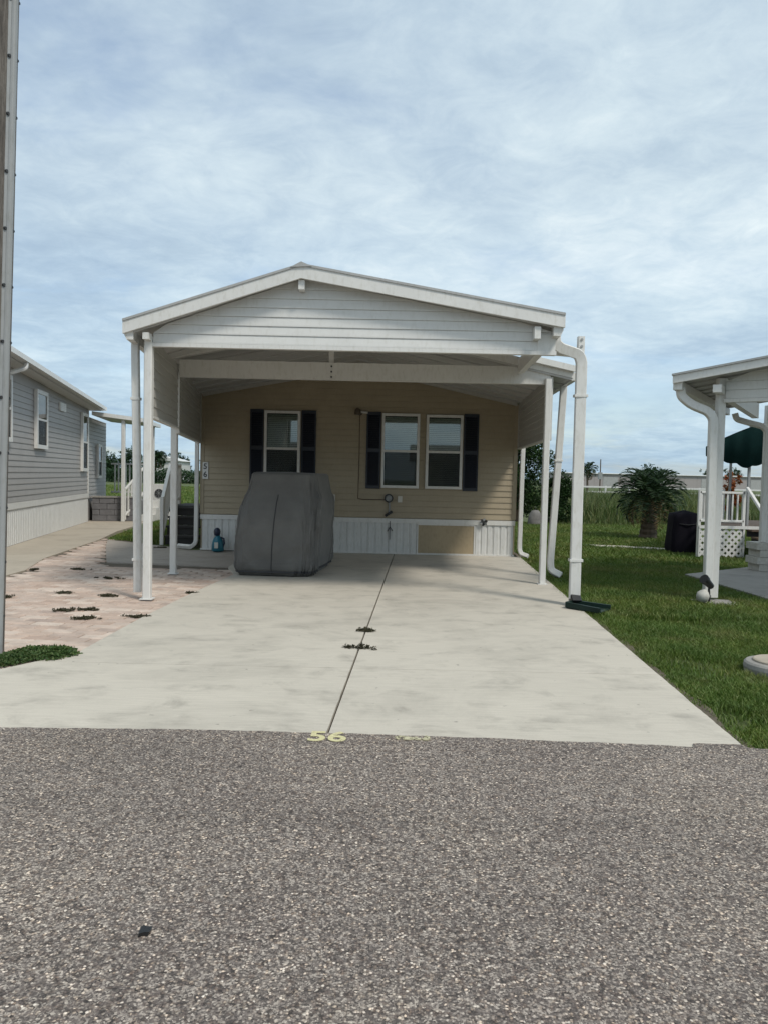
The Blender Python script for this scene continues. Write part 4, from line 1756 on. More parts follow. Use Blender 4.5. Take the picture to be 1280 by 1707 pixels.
mb = MB()
n = 28
zs = np.linspace(-.07, 9.5, 60)
vs = []
for z in zs:
    c = polep(z)
    r = .150 - .0035 * z
    for i in range(n):
        a = 2 * math.pi * i / n
        rr = r * (1 + .02 * mnoise.noise((math.cos(a) * 5, math.sin(a) * 5, z * .6)))
        vs.append((c.x + rr * math.cos(a), c.y + rr * math.sin(a), z))
fs = [(k * n + i, k * n + (i + 1) % n, (k + 1) * n + (i + 1) % n, (k + 1) * n + i) for k in range(len(zs) - 1) for i in range(n)]
fs.append(tuple(range((len(zs) - 1) * n, len(zs) * n)))
mb.add(vs, fs)
mb.build('shaft', 'pole_wood', pole, smooth=True)
mb = MB()
ga = R(-18)
prof = []
for i in range(9):
    a = ga - math.pi / 2 + math.pi * i / 8
    prof.append((math.cos(a) * .031, math.sin(a) * .031))
g0 = [polep(z) + Vector((math.cos(ga), math.sin(ga), 0)) * (.150 - .0035 * z) for z in (0, 9)]
vs = [(p.x + a, p.y + b, p.z) for p in g0 for a, b in prof]
fs = [(i, i + 1, 10 + i, 9 + i) for i in range(8)] + [(0, 9, 17, 8)]
mb.add(vs, fs)
gd = mb.build('conduit_guard', 'grey_metal', pole)
# flanges and their bolts
tn = Vector((-math.sin(ga), math.cos(ga), 0))
for sg in (-1, 1):
    mb = MB()
    ring = []
    for p in g0:
        e = p + tn * sg * .031
        f = p + tn * sg * .047 - Vector((math.cos(ga), math.sin(ga), 0)) * .012
        nrm = Vector((math.cos(ga), math.sin(ga), 0)) * .006
        ring.append((e, f, f + nrm, e + nrm))
    mb.hexa([*ring[0], *ring[1]])
    mb.build('flange', 'grey_metal', gd)
    z = .30
    while z < 8.8:
        p = polep(z) + Vector((math.cos(ga), math.sin(ga), 0)) * (.150 - .0035 * z - .002) + tn * sg * .040
        dn = Vector((math.cos(ga), math.sin(ga), 0))
        mb = MB()
        mb.cyl(p, p + dn * .014, .013, n=8)
        mb.build('bolt', 'dark_metal', gd)
        z += .44

# ================================================================== RIGHT NEIGHBOUR
rc = thing('carport', 'white neighbour carport at the right edge with downspout by its post', 'carport', (5.5, 10.5, 0))
SL = .150
RE = Vector((3.67, 9.90, 0))
AV, BV = Vector((.85, -.527, 0)), Vector((.527, .85, 0))      # across the front, into the depth: the lots fan out


def RT(a, b, z):
    return RE + AV * a + BV * b + Vector((0, 0, z))


def rbox(mb, a0, a1, b0, b1, za, zb, slope=SL):
    """box in the neighbour's axes whose z follows the roof slope"""
    q_ = [RT(a0, b0, za + slope * a0), RT(a1, b0, za + slope * a1), RT(a1, b1, za + slope * a1), RT(a0, b1, za + slope * a0)]
    return mb.hexa(q_ + [v + Vector((0, 0, zb - za)) for v in q_])


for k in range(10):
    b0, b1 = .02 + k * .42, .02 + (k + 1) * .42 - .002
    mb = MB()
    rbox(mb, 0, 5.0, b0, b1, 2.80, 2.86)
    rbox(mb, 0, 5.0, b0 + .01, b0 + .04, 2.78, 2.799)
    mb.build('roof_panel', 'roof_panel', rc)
mb = MB()
rbox(mb, -.015, 5.0, -.02, .017, 2.77, 2.865)
f = mb.build('fascia', 'white_aluminium', rc)
mb = MB()
rbox(mb, -.025, 5.0, -.04, .08, 2.867, 2.892)
mb.build('drip_edge', 'roof_grey', f)
fr_ = Frame(RT(.57, .34, 0)[:2], RT(5.0, .34, 0)[:2], 1)
siding(fr_, 2.585, .11, 9, 'white_vinyl', rc, lambda z: (max(0.0, (z - 2.79) / SL - .57 + .02), 4.2))
mb = MB()
fr_.box(mb, -.02, 4.2, 2.54, 2.583, -.08, .02)
mb.build('header_trim', 'white_aluminium', rc)
mb = MB()
mb.tube([(4.305, 9.97, 0.02), (4.305, 9.97, 2.85)], rect(.105, .105))
mb.build('post', 'white_aluminium', rc)
mb = MB()
rbox(mb, .46, .56, .03, .31, 2.64, 2.735, 0)
mb.build('beam_end', 'white_aluminium', rc)
mb = MB()
rbox(mb, .46, .56, .47, 4.1, 2.62, 2.86, 0)
mb.build('eave_beam', 'white_aluminium', rc)
mb = MB()
rbox(mb, -.015, .095, .02, 4.2, 2.69, 2.795, 0)
mb.build('gutter', 'white_aluminium', rc)
downspout(rc, [(3.79, 9.99, 2.72), (3.80, 9.99, 2.62), (3.92, 9.96, 2.51), (4.12, 9.90, 2.42), (4.185, 9.89, 2.33), (4.195, 9.89, 1.2), (4.20, 9.89, .06)], .105, .08)
# rear post on a stacked stone pier, with its own elbow
mb = MB()
mb.tube([(6.60, 13.3, .5), (6.60, 13.3, 2.86)], rect(.14, .14))
mb.build('post', 'white_aluminium', rc)
downspout(rc, [(6.02, 13.35, 2.72), (6.05, 13.35, 2.62), (6.22, 13.28, 2.56), (6.44, 13.22, 2.50), (6.51, 13.2, 2.42), (6.51, 13.2, .52)], .09, .07)
pier = thing('stone_pier', 'stacked pale stone pier under the rear post at the right', 'pier', (6.65, 13.3, .012))
for i in range(4):
    for j in range(2):
        mb = MB()
        x0 = 6.42 + j * .23 + (-.03 if i % 2 else .02)
        mb.box(x0, x0 + .222, 13.1 + RNG.uniform(-.02, .02), 13.52, .014 + i * .123, .014 + i * .123 + .117)
        mb.build('stone', 'rock_white', pier)

# concrete footing pad, stone and spot lamp at the post
pad = MB()
vs = []
for i in range(26):
    a = 2 * math.pi * i / 26
    r = .21 * (1 + .5 * mnoise.noise((math.cos(a) * 1.6, math.sin(a) * 1.6, 3)))
    vs.append((4.27 + r * 1.3 * math.cos(a), 9.82 + r * math.sin(a), -.07))
pad.prism(vs, (0, 0, .06))
tag(pad.build('footing', 'concrete_grey', origin=(4.27, 9.8, 0)), 'rough concrete footing pad under the right neighbour carport post', 'footing')
rk = MB()
vs, fs = [], []
for k in range(7):
    for i in range(12):
        th, a = math.pi * k / 6, 2 * math.pi * i / 12
        r = .085 * (1 + .25 * mnoise.noise((math.sin(th) * math.cos(a) * 2, math.sin(th) * math.sin(a) * 2, math.cos(th) * 2)))
        vs.append((4.05 + r * math.sin(th) * math.cos(a), 9.66 + r * math.sin(th) * math.sin(a), .08 + r * .95 * math.cos(th)))
fs = [(k * 12 + i, (k + 1) * 12 + i, (k + 1) * 12 + (i + 1) % 12, k * 12 + (i + 1) % 12) for k in range(6) for i in range(12)]
rk.add(vs, fs)
tag(rk.build('stone', 'rock_white', smooth=True, origin=(4.05, 9.66, 0)), 'small whitish stone beside the black spot lamp at the right post', 'stone')
sl = thing('spot_lamp', 'small black garden spot lamp at the foot of the right post', 'lamp', (4.13, 9.72, 0))
mb = MB()
mb.cyl((4.15, 9.70, .0), (4.14, 9.70, .17), .014)
mb.build('stake', 'black_plastic', sl)
mb = MB()
mb.cyl((4.18, 9.73, .19), (4.06, 9.66, .29), .04, .055, n=16)
mb.build('lamp_head', 'black_plastic', sl)
mb = MB()
mb.cyl((4.085, 9.675, .27), (4.052, 9.656, .297), .060, .062, n=16)
mb.build('lamp_hood', 'black_plastic', sl)

# round concrete lid in the lawn
lid = thing('manhole_cover', 'round concrete manhole cover set in the lawn at the right edge', 'manhole cover', (3.27, 6.25, -.02))
mb = MB()
mb.lathe((3.27, 6.25, -.07), [(.255, 0), (.27, .07), (.265, .10), (.25, .115), (.215, .118)], 36)
ring_ = mb.build('ring', 'concrete_grey', lid)
mb = MB()
mb.lathe((3.27, 6.25, .049), [(.20, 0), (.20, .012), (.19, .018)], 36)
mb.build('lid_plate', 'concrete_path', lid)
mb = MB()
mb.tube([(3.2, 6.25, .07), (3.24, 6.25, .082), (3.30, 6.25, .082), (3.34, 6.25, .07)], rect(.02, .012))
mb.build('handle', 'dark_metal', lid)

# deck with lattice skirt, railing and brown stairs
dk = thing('deck', 'raised deck with white railing and lattice skirt at the right', 'deck', (7.4, 16.5, 0))
for k in range(12):
    x0 = 6.42 + k * .22
    sh_ = .62 * 2.8
    mb = MB()
    mb.hexa([(x0, 15.62, .60), (x0 + .21, 15.62, .60), (x0 + .21 + sh_, 18.4, .60), (x0 + sh_, 18.4, .60),
             (x0, 15.62, .64), (x0 + .21, 15.62, .64), (x0 + .21 + sh_, 18.4, .64), (x0 + sh_, 18.4, .64)])
    mb.build('plank', 'brown_wood', dk)
mb = MB()
mb.box(6.40, 9.06, 15.58, 15.615, .585, .645)
mb.build('rim_board', 'white_aluminium', dk)
lat = MB()
x0, x1, z0, z1 = 6.42, 7.32, .02, .57
st_ = .135
for sgn in (1, -1):
    yy = 15.60 if sgn == 1 else 15.607
    k = -20
    while k < 40:
        c0 = x0 + k * st_
        # line x = c0 + sgn*(z-z0) clipped to the panel
        if sgn == 1:
            za, zb = max(z0, z0 + (x0 - c0)), min(z1, z0 + (x1 - c0))
        else:
            za, zb = max(z0, z0 + (c0 - x1)), min(z1, z0 + (c0 - x0))
        if zb - za > .02:
            pa = Vector((c0 + sgn * (za - z0), yy, za))
            pb_ = Vector((c0 + sgn * (zb - z0), yy, zb))
            dn = (pb_ - pa).normalized()
            w = Vector((-dn.z, 0, dn.x)) * .024
            th = Vector((0, .006, 0))
            lat.hexa([pa - w, pa + w, pa + w + th, pa - w + th, pb_ - w, pb_ + w, pb_ + w + th, pb_ - w + th])
        k += 1
lat.build('lattice', 'white_aluminium', dk, kind='stuff')
mb = MB()
mb.box(6.40, 6.425, 15.585, 15.62, 0.0, .60)
mb.box(7.30, 7.335, 15.585, 15.62, 0.0, .60)
mb.build('lattice_frame', 'white_aluminium', dk)
for hz in (.74, 1.32):
    mb = MB()
    mb.tube([(6.42, 15.66, hz), (7.32, 15.66, hz)], rect(.06, .045))
    mb.build('rail', 'white_aluminium', dk)
    mb = MB()
    mb.tube([(6.42, 15.66, hz), (8.06, 18.3, hz)], rect(.045, .06))
    mb.build('rail', 'white_aluminium', dk)
for k in range(9):
    mb = MB()
    x = 6.46 + k * .105
    mb.tube([(x, 15.66, .74), (x, 15.66, 1.32)], rect(.03, .03))
    mb.build('baluster', 'white_aluminium', dk)
for k in range(1, 14):
    mb = MB()
    mb.tube([(6.42 + k * .118, 15.7 + k * .19, .74), (6.42 + k * .118, 15.7 + k * .19, 1.32)], rect(.03, .03))
    mb.build('baluster', 'white_aluminium', dk)
for (x, y) in ((6.42, 15.66), (7.32, 15.66), (8.06, 18.3)):
    mb = MB()
    mb.tube([(x, y, .0), (x, y, 1.36)], rect(.06, .06))
    mb.build('newel_post', 'white_aluminium', dk)
for i in range(4):
    mb = MB()
    mb.box(7.38, 8.5, 14.72 + i * .22, 14.98 + i * .22, .13 + i * .14, .165 + i * .14)
    mb.build('tread', 'brown_wood', dk)
    mb = MB()
    mb.box(7.38, 8.5, 14.93 + i * .22, 14.955 + i * .22, .014 + i * .14, .128 + i * .14)
    mb.build('riser', 'dark_tread', dk)
mb = MB()
mb.tube([(7.25, 14.72, .05), (7.34, 14.74, .85), (7.36, 15.62, 1.42)], rect(.06, .06))
mb.build('stair_rail', 'white_aluminium', dk)
# dark green canvas awning on white posts
aw = thing('awning', 'dark green canvas awning with drooping valance behind the right post', 'awning', (7.6, 16.6, 0))
mb = MB()
nx, ny = 16, 10
vs, fs = [], []
for i in range(nx + 1):
    for j in range(ny + 1):
        u, v = i / nx, j / ny
        x = 6.60 + u * 2.2 + v * 1.6
        y = 15.9 + v * 2.6
        z = 2.26 + .62 * math.sin(min(1, u * 1.15) * math.pi / 2) * (1 - .15 * v) - .02 * math.sin(v * math.pi * 3) * (1 - u)
        vs.append((x, y, z))
nrow = ny + 1
for i in range(nx):
    for j in range(ny):
        fs.append((i * nrow + j, (i + 1) * nrow + j, (i + 1) * nrow + j + 1, i * nrow + j + 1))
top = len(vs)
vs += [(x, y, z - .015) for x, y, z in vs]
fs += [tuple(top + k for k in reversed(f)) for f in fs]
mb.add(vs, fs)
mb.build('canopy', 'green_canvas', aw, smooth=True)
mb = MB()
vs, fs = [], []
n = 48
for i in range(n + 1):
    u = i / n
    x = 6.60 + u * 2.2
    z = 2.25 + .62 * math.sin(min(1, u * 1.15) * math.pi / 2)
    drop = .18 + (.62 * min(1, max(0, (u - .0) / .4)))
    drop += .045 * abs(math.sin(u * math.pi * 7))
    w = .02 * math.sin(u * 40)
    vs += [(x, 15.895 + w, z), (x, 15.88 + w, z - drop), (x, 15.905 + w, z), (x, 15.892 + w, z - drop)]
for i in range(n):
    a, b = 4 * i, 4 * i + 4
    fs += [(a, b, b + 1, a + 1), (a + 2, a + 3, b + 3, b + 2), (a + 1, b + 1, b + 3, a + 3)]
mb.add(vs, fs)
mb.build('valance', 'green_canvas', aw, smooth=True)
for (x, y, z1) in ((6.70, 15.98, 2.3), (8.25, 18.4, 2.25), (7.55, 15.98, 2.75)):
    mb = MB()
    mb.tube([(x, y, .64), (x, y, z1)], rect(.05, .05))
    mb.build('pole', 'grey_metal', aw)

# grill under a black cover
gr = thing('covered_grill', 'barbecue grill under a black cover beside the lattice deck', 'grill', (6.02, 16.4, 0))
n, m_ = 40, 14
vs, fs = [], []
for k in range(m_ + 1):
    t = k / m_
    hw = np.interp(t, [0, .1, .85, .95, 1], [.325, .335, .285, .265, .02])
    hl = np.interp(t, [0, .85, .95, 1], [.28, .24, .21, .02])
    for i in range(n):
        a = 2 * math.pi * i / n
        c, s = math.cos(a), math.sin(a)
        f = 1 + .04 * mnoise.noise((c * 3, s * 3, t * 3)) + .02 * math.sin(a * 11) * (1 - t)
        vs.append((6.53 + hw * f * math.copysign(abs(c) ** .4, c), 16.75 + hl * f * math.copysign(abs(s) ** .4, s), .004 + .90 * t + .02 * mnoise.noise((c, s, 3)) * t))
fs = [(k * n + i, k * n + (i + 1) % n, (k + 1) * n + (i + 1) % n, (k + 1) * n + i) for k in range(m_) for i in range(n)]
mb = MB()
mb.add(vs, fs)
mb.build('cover', 'black_cover', gr, smooth=True)
mb = MB()
mb.tube([(6.35, 16.5, .62), (6.53, 16.46, .60), (6.71, 16.5, .62)], rect(.025, .012))
mb.build('strap', 'dark_metal', gr)

# ================================================================== ROAD NUMBERS AND DEBRIS
MR = Matrix.Translation((-0.295, 4.318, .0095)) @ Matrix.Rotation(R(-1), 4, 'Z')
nm = text_mesh('road_number', '56', 'yellow_paint', None, MR, 0.225, 0.0006, 0.005, sx=1.0)
tag(nm, 'yellow number 56 painted on the asphalt at the driveway edge', 'road marking')
mb = MB()
for i in range(46):
    x = .085 + RNG.random() ** .8 * .19
    y = 4.335 + RNG.uniform(-.025, .022) - (x - .085) * .10
    w, h = RNG.uniform(.006, .024), RNG.uniform(.003, .009)
    mb.box(x - w / 2, x + w / 2, y - h, y + h, .0085, .0088 + .0001 * i)
for i in range(22):
    a = R(80) - i / 21 * R(210)
    x, y = .262 + .022 * math.cos(a), 4.328 + .030 * math.sin(a)
    mb.box(x - .006, x + .006, y - .006, y + .006, .0085, .0135 + .0001 * i)
tag(mb.build('road_marking', 'worn_paint', origin=(.18, 4.34, .01)), 'worn yellow paint remains right of the number 56', 'road marking')
mb = MB()
vs = []
for i in range(9):
    a = 2 * math.pi * i / 9
    r = .020 * (1 + .3 * math.sin(i * 2.4))
    vs.append((-.745 + r * math.cos(a), 2.42 + r * 1.1 * math.sin(a), .007))
mb.prism(vs, (.003, .002, .012))
tag(mb.build('debris', 'black_plastic', origin=(-.745, 2.42, .006)), 'small black scrap lying on the asphalt', 'debris')


# ================================================================== PLANTS
def leaf_mesh(P, D, ln, wd, fold=0.25):
    """P (n,3) leaf bases, D (n,3) unit directions -> pointed 4-vertex leaves with a bend"""
    n = len(P)
    r = NPR.normal(size=(n, 3))
    s = np.cross(D, r)
    s /= np.linalg.norm(s, axis=1)[:, None] + 1e-9
    u = np.cross(s, D)
    ln = np.broadcast_to(ln, (n,))[:, None]
    wd = np.broadcast_to(wd, (n,))[:, None]
    m = P + D * ln * .5 + u * ln * fold * .4
    V = np.stack([P, m + s * wd * .5, P + D * ln, m - s * wd * .5], 1).reshape(-1, 3)
    k = np.arange(n) * 4
    F = np.stack([k, k + 1, k + 2, k + 3], 1)
    return V, F


def unit(v):
    return v / (np.linalg.norm(v, axis=1)[:, None] + 1e-9)


def mat_plant(name, outline, n, ln, wd, mat, label, cat, h=0.05, group=None, z=0.0):
    """low mat of leaves filling a blob given by circles (x, y, r)"""
    pts = []
    tot = sum(r * r for _, _, r in outline)
    for (x, y, r) in outline:
        k = int(n * r * r / tot)
        a = NPR.uniform(0, 2 * np.pi, k)
        q = np.sqrt(NPR.uniform(0, 1, k)) * r * NPR.uniform(.85, 1.1, k)
        pts.append(np.stack([x + q * np.cos(a), y + q * np.sin(a), z + NPR.uniform(.003, h, k) * (1.1 - (q / r) ** 2)], 1))
    P = np.concatenate(pts)
    D = NPR.normal(size=P.shape)
    D[:, 2] = np.abs(D[:, 2]) * .45 + .08
    V, F = leaf_mesh(P, unit(D), NPR.uniform(.6, 1.3, len(P)) * ln, NPR.uniform(.6, 1.2, len(P)) * wd)
    c = np.array([np.mean([o[0] for o in outline]), np.mean([o[1] for o in outline]), z])
    e = thing(name, label, cat, tuple(c), group)
    np_obj('foliage', V, F, mat, e)
    # runners along the ground
    mb = MB()
    for (x, y, r) in outline[:6]:
        a = RNG.uniform(0, 6.28)
        mb.tube([(x, y, z + .006), (x + r * .5 * math.cos(a), y + r * .5 * math.sin(a), z + .012), (x + r * .95 * math.cos(a + .4), y + r * .95 * math.sin(a + .4), z + .006)],
                [(.004, 0), (0, .004), (-.004, 0)])
    mb.build('runner', 'bark', e)
    return e


mat_plant('creeping_weed', [(-2.83, 6.22, .17), (-2.66, 6.24, .15), (-2.70, 6.08, .13), (-2.52, 6.16, .08), (-2.92, 6.05, .12), (-2.84, 5.93, .13), (-2.98, 5.82, .15),
                            (-3.15, 5.75, .16), (-2.58, 6.02, .07), (-3.3, 5.7, .14)], 6200, .028, .020, 'creeper',
          'bushy green creeping weed spilling over the paver corner', 'weed', .035)
WEEDS = [(-3.88, 9.33, .13, 'flat dark weed tuft in the pavers left of a round tuft'), (-3.29, 9.19, .12, 'round dark weed tuft in the pavers nearest the carport posts'),
         (-3.41, 8.18, .09, 'small dark weed tuft left of the front pair in the pavers'), (-3.17, 8.24, .10, 'dark weed tuft above the greyish one in the pavers'),
         (-3.02, 7.75, .10, 'greyish dry weed tuft nearest the street in the pavers'), (-4.42, 8.95, .11, 'dark weed tuft in the pavers by the utility pole'),
         (-2.50, 7.90, .10, 'dark weed tuft on the seam between pavers and driveway'), (-3.83, 10.68, .11, 'dark weed tuft in the pavers behind the round tuft'),
         (-4.62, 11.6, .12, 'weed tuft far back in the middle of the pavers'), (-5.2, 11.45, .07, 'small weed tuft far back at the left of the pavers'),
         (-2.375, 9.52, .08, 'small weed tuft on the driveway seam right of the front posts'), (-4.37, 15.2, .13, 'weed tuft at the edge of the grey walk by the steps')]
for (x, y, r, lab) in WEEDS:
    k = RNG.uniform(.55, 1.1)
    sp = [(x, y, r * .6 * k), (x + r * RNG.uniform(.3, .8), y + RNG.uniform(-.05, .05), r * .4 * k), (x - r * RNG.uniform(.3, .7), y + RNG.uniform(-.05, .05), r * .42 * k),
          (x + r * RNG.uniform(-1, 1), y + RNG.uniform(-.1, .1), r * .2)]
    sp += [(x + q_ * .15 * ca, y + q_ * .15 * sa + RNG.uniform(-.01, .01), RNG.uniform(.012, .028)) for q_ in RNG.sample((-1.2, -.8, .7, 1.1, 1.5), RNG.randint(0, 3))]
    mat_plant('weed_tuft', sp, int(RNG.uniform(260, 480)), .024, .013, 'weed', lab, 'weed', .016, 'weed tufts growing in the pavers', z=-.012)
for (pts, lab) in (([(-.15, 7.37, .05), (-.10, 7.35, .04), (-.20, 7.36, .035), (-.145, 7.42, .03)], 'small dark weed in the driveway joint, further one'),
                   ([(-.18, 6.62, .035), (-.26, 6.63, .035), (-.31, 6.64, .02), (-.12, 6.62, .03), (-.065, 6.57, .02), (-.17, 6.72, .02)], 'small dark weed in the driveway joint, nearer one')):
    mat_plant('weed_tuft', pts, 420, .022, .010, 'weed', lab, 'weed', .03, 'weeds in the driveway joint')


def frond(base, az, el0, length, droop, nl, lw, ll, mb_r):
    """arching palm frond: returns leaflet bases and directions, adds the rib to mb_r"""
    pts = []
    p = Vector(base)
    el = el0
    st_ = length / 14
    for k in range(15):
        pts.append(p.copy())
        d = Vector((math.cos(az) * math.cos(el), math.sin(az) * math.cos(el), math.sin(el)))
        p = p + d * st_
        el -= droop / 14 * (0.5 + k / 9)
    mb_r.tube(pts, [(.010, 0), (0, .008), (-.010, 0)], scale=list(np.linspace(1, .25, 15)))
    P, D, L = [], [], []
    for i in range(nl):
        t = .12 + .88 * i / nl
        f = t * 14
        k = min(13, int(f))
        q = pts[k].lerp(pts[k + 1], f - k)
        d = (pts[k + 1] - pts[k]).normalized()
        s = d.cross(Vector((0, 0, 1)))
        s = s.normalized() if s.length > 1e-4 else Vector((1, 0, 0))
        for sg in (-1, 1):
            dd = (s * sg * .85 + d * .65 + Vector((0, 0, RNG.uniform(-.05, .35)))).normalized()
            P.append(q)
            D.append(dd)
            L.append(ll * (math.sin(math.pi * min(1, .12 + t * .9)) * .8 + .25))
    return P, D, L


def palm(root, base, h, nf, length, lw, ll, mat, nl=22, trunk_r=.14, dead=0, droop=1.5):
    mb = MB()
    zs = np.linspace(0, h, 18)
    mb.tube([(base[0] + .03 * math.sin(z * 2), base[1], base[2] + z) for z in zs], [(math.cos(a) * trunk_r, math.sin(a) * trunk_r) for a in np.linspace(0, 2 * math.pi, 13)[:-1]],
            scale=[1.25 - .3 * min(1, z / max(h, .1) * 2) + .10 * (i % 2) for i, z in enumerate(zs)])
    mb.build('trunk', 'bark', root)
    top = (base[0] + .03 * math.sin(h * 2), base[1], base[2] + h)
    for i in range(nf):
        t = i / max(1, nf - 1)
        az = i * 2.39996 + RNG.uniform(-.2, .2)
        el = R(84) - R(116) * t + RNG.uniform(-.08, .08)
        rb = MB()
        P, D, L = frond((top[0] + .05 * math.cos(az), top[1] + .05 * math.sin(az), top[2]), az, el, length * RNG.uniform(.85, 1.05), droop, nl, lw, ll, rb)
        m_ = mat if i < nf - dead else 'dead_frond'
        fr_o = rb.build('frond', m_, root)
        V, F = leaf_mesh(np.array([list(p) for p in P]), np.array([list(d) for d in D]), np.array(L), lw, .05)
        np_obj('leaflets', V, F, m_, fr_o)


pm = thing('palm', 'dark green pygmy palm with shaggy trunk on the lawn at the right', 'palm', (7.15, 20.7, -.05))
palm(pm, (7.12, 20.7, -.06), 1.22, 60, 1.16, .030, .30, 'palm_leaf', 26, .19, 7, 1.55)
pm2 = thing('palm', 'slim distant palm between the downspout and the warehouse', 'palm', (27.6, 105, -.05))
palm(pm2, (27.6, 105, -.06), 3.0, 18, 1.7, .13, .6, 'palm_leaf', 14, .14, 2)


def tree(root, base, h, crown, nleaf, ll, lwid, mat, trunk_r=.12, nbr=7):
    """tapered trunk with limbs; crown = list of (x, y, z, r) clumps relative to base"""
    b = Vector(base)
    mb = MB()
    top = b + Vector((0, 0, h * .55))
    mb.tube([b, b + Vector((.05, 0, h * .2)), b + Vector((-.03, .04, h * .4)), top], [(math.cos(a), math.sin(a)) for a in np.linspace(0, 2 * math.pi, 9)[:-1]],
            scale=[trunk_r * 1.3, trunk_r, trunk_r * .85, trunk_r * .6])
    for (x, y, z, r) in crown[:nbr]:
        e = b + Vector((x, y, z))
        s = b + Vector((0, 0, h * RNG.uniform(.25, .5)))
        mb.tube([s, s.lerp(e, .5) + Vector((0, 0, .1 * h * .3)), e], [(math.cos(a), math.sin(a)) for a in np.linspace(0, 2 * math.pi, 7)[:-1]], scale=[trunk_r * .5, trunk_r * .3, trunk_r * .08])
    mb.build('trunk', 'bark', root)
    P, D = [], []
    tot = sum(c[3] ** 2 for c in crown)
    for (x, y, z, r) in crown:
        k = int(nleaf * r * r / tot)
        d = unit(NPR.normal(size=(k, 3)))
        # twigs: leaves gather in small tufts near the clump's shell
        nt = max(4, k // 14)
        td = unit(NPR.normal(size=(nt, 3)))
        tr = r * NPR.uniform(.45, 1.05, nt)[:, None]
        tp = td * tr * np.array([1, 1, .85])
        sel = NPR.integers(0, nt, k)
        p = tp[sel] + NPR.normal(size=(k, 3)) * r * .13
        P.append(p + np.array([b.x + x, b.y + y, b.z + z]))
        dd = unit(td[sel] + NPR.normal(size=(k, 3)) * .8 + np.array([0, 0, -.15]))
        D.append(dd)
    P, D = np.concatenate(P), np.concatenate(D)
    V, F = leaf_mesh(P, D, NPR.uniform(.7, 1.3, len(P)) * ll, NPR.uniform(.7, 1.2, len(P)) * lwid)
    np_obj('crown', V, F, mat, root)


def blob_crown(rx_, ry_, z0, z1, n, r, seed):
    rg = random.Random(seed)
    out = []
    for i in range(n):
        a = rg.uniform(0, 6.28)
        t = i / max(1, n - 1)
        z = z0 + (z1 - z0) * t
        q = math.sqrt(rg.random()) * (1 - abs(t - .45) * .9)
        out.append((rx_ * q * math.cos(a), ry_ * q * math.sin(a), z, r * rg.uniform(.7, 1.2)))
    return out


tr = thing('tree', 'dense dark tree hung with drooping foliage behind the house at the right', 'tree', (4.7, 27.6, -.07))
tree(tr, (4.7, 27.6, -.07), 4.2, blob_crown(.95, 1.1, .5, 3.6, 34, .48, 3), 17000, .12, .05, 'tree_leaf', .14)
tr = thing('shrub', 'rounded green shrub between the rear downspout and the front post', 'shrub', (6.05, 27.0, -.07))
tree(tr, (6.05, 27.0, -.07), 1.9, blob_crown(.42, .5, .3, 1.55, 16, .34, 5), 8000, .09, .045, 'tree_leaf', .05)
# grey boulder in the grass at the foot of the dark tree
mb = MB()
vs = []
for k in range(8):
    for i in range(16):
        th, a = math.pi / 2 * k / 7, 2 * math.pi * i / 16
        r = 1 + .12 * mnoise.noise((math.cos(a) * 1.5, math.sin(a) * 1.5, th * 1.5))
        vs.append((5.11 + .245 * r * math.cos(th) ** .5 * math.cos(a), 26.0 + .22 * r * math.cos(th) ** .5 * math.sin(a), -.07 + .52 * r * math.sin(th)))
mb.add(vs, [(k * 16 + i, k * 16 + (i + 1) % 16, (k + 1) * 16 + (i + 1) % 16, (k + 1) * 16 + i) for k in range(7) for i in range(16)])
tag(mb.build('boulder', 'rock_grey', smooth=True, origin=(5.11, 26.0, 0)), 'grey boulder in the grass in front of the dark tree', 'boulder')
tr = thing('shrub', 'orange leaved shrub behind the right deck railing', 'shrub', (9.0, 19.9, -.07))
tree(tr, (9.0, 19.9, -.07), 1.9, blob_crown(.12, .2, 1.05, 1.7, 8, .15, 8), 700, .10, .045, 'orange_leaf', .04)

# far trees on the left and right
FT = [(-44.5, 122, 4.4, 2.6, 'round far tree at the left seen over the porch railing'), (-40.2, 121, 5.0, 2.6, 'far tree beside the porch post at the left'),
      (-37.2, 124, 4.6, 2.0, 'far tree seen between the two left carport posts'), 
      (-27.4, 123, 5.6, 2.0, 'far tree behind the handrail of the entry steps'), (-33.8, 126, 4.8, 2.1, 'far tree left of the far palm behind the posts')]
pm3 = thing('palm', 'far palm with dense round crown right of the front carport post', 'palm', (-33.4, 112, -.07))
palm(pm3, (-33.4, 112, -.07), 3.4, 40, 2.1, .16, .75, 'palm_leaf', 16, .2, 4, 2.0)
for i, (x, y, h, r, lab) in enumerate(FT):
    o = thing('tree', lab, 'tree', (x, y, -.07), 'far trees at the left')
    tree(o, (x, y, -.07), h, blob_crown(r * .75, r * .7, h * .25, h * .82, 16, r * .48, 20 + i), 3400, .34, .17, 'far_leaf', .16)
for i, (x, y, h, r, lab) in enumerate(((56.5, 165, 5.0, 3.2, 'far tree left of the pygmy palm above the warehouse roof'), (86.0, 205, 6.0, 3.0, 'first far tree right of the pygmy palm'),
                                       (91.5, 204, 5.6, 3.2, 'second far tree right of the pygmy palm'), (62.0, 110, 3.6, 2.4, 'far tree under the green awning'),
                                       (66.5, 112, 3.9, 2.6, 'far tree at the right edge under the awning'))):
    o = thing('tree', lab, 'tree', (x, y, -.07), 'far trees at the right')
    tree(o, (x, y, -.07), h, blob_crown(r, r * .7, h * .2, h * .85, 14, r * .45, 40 + i), 2600, .45, .22, 'far_leaf', .2)

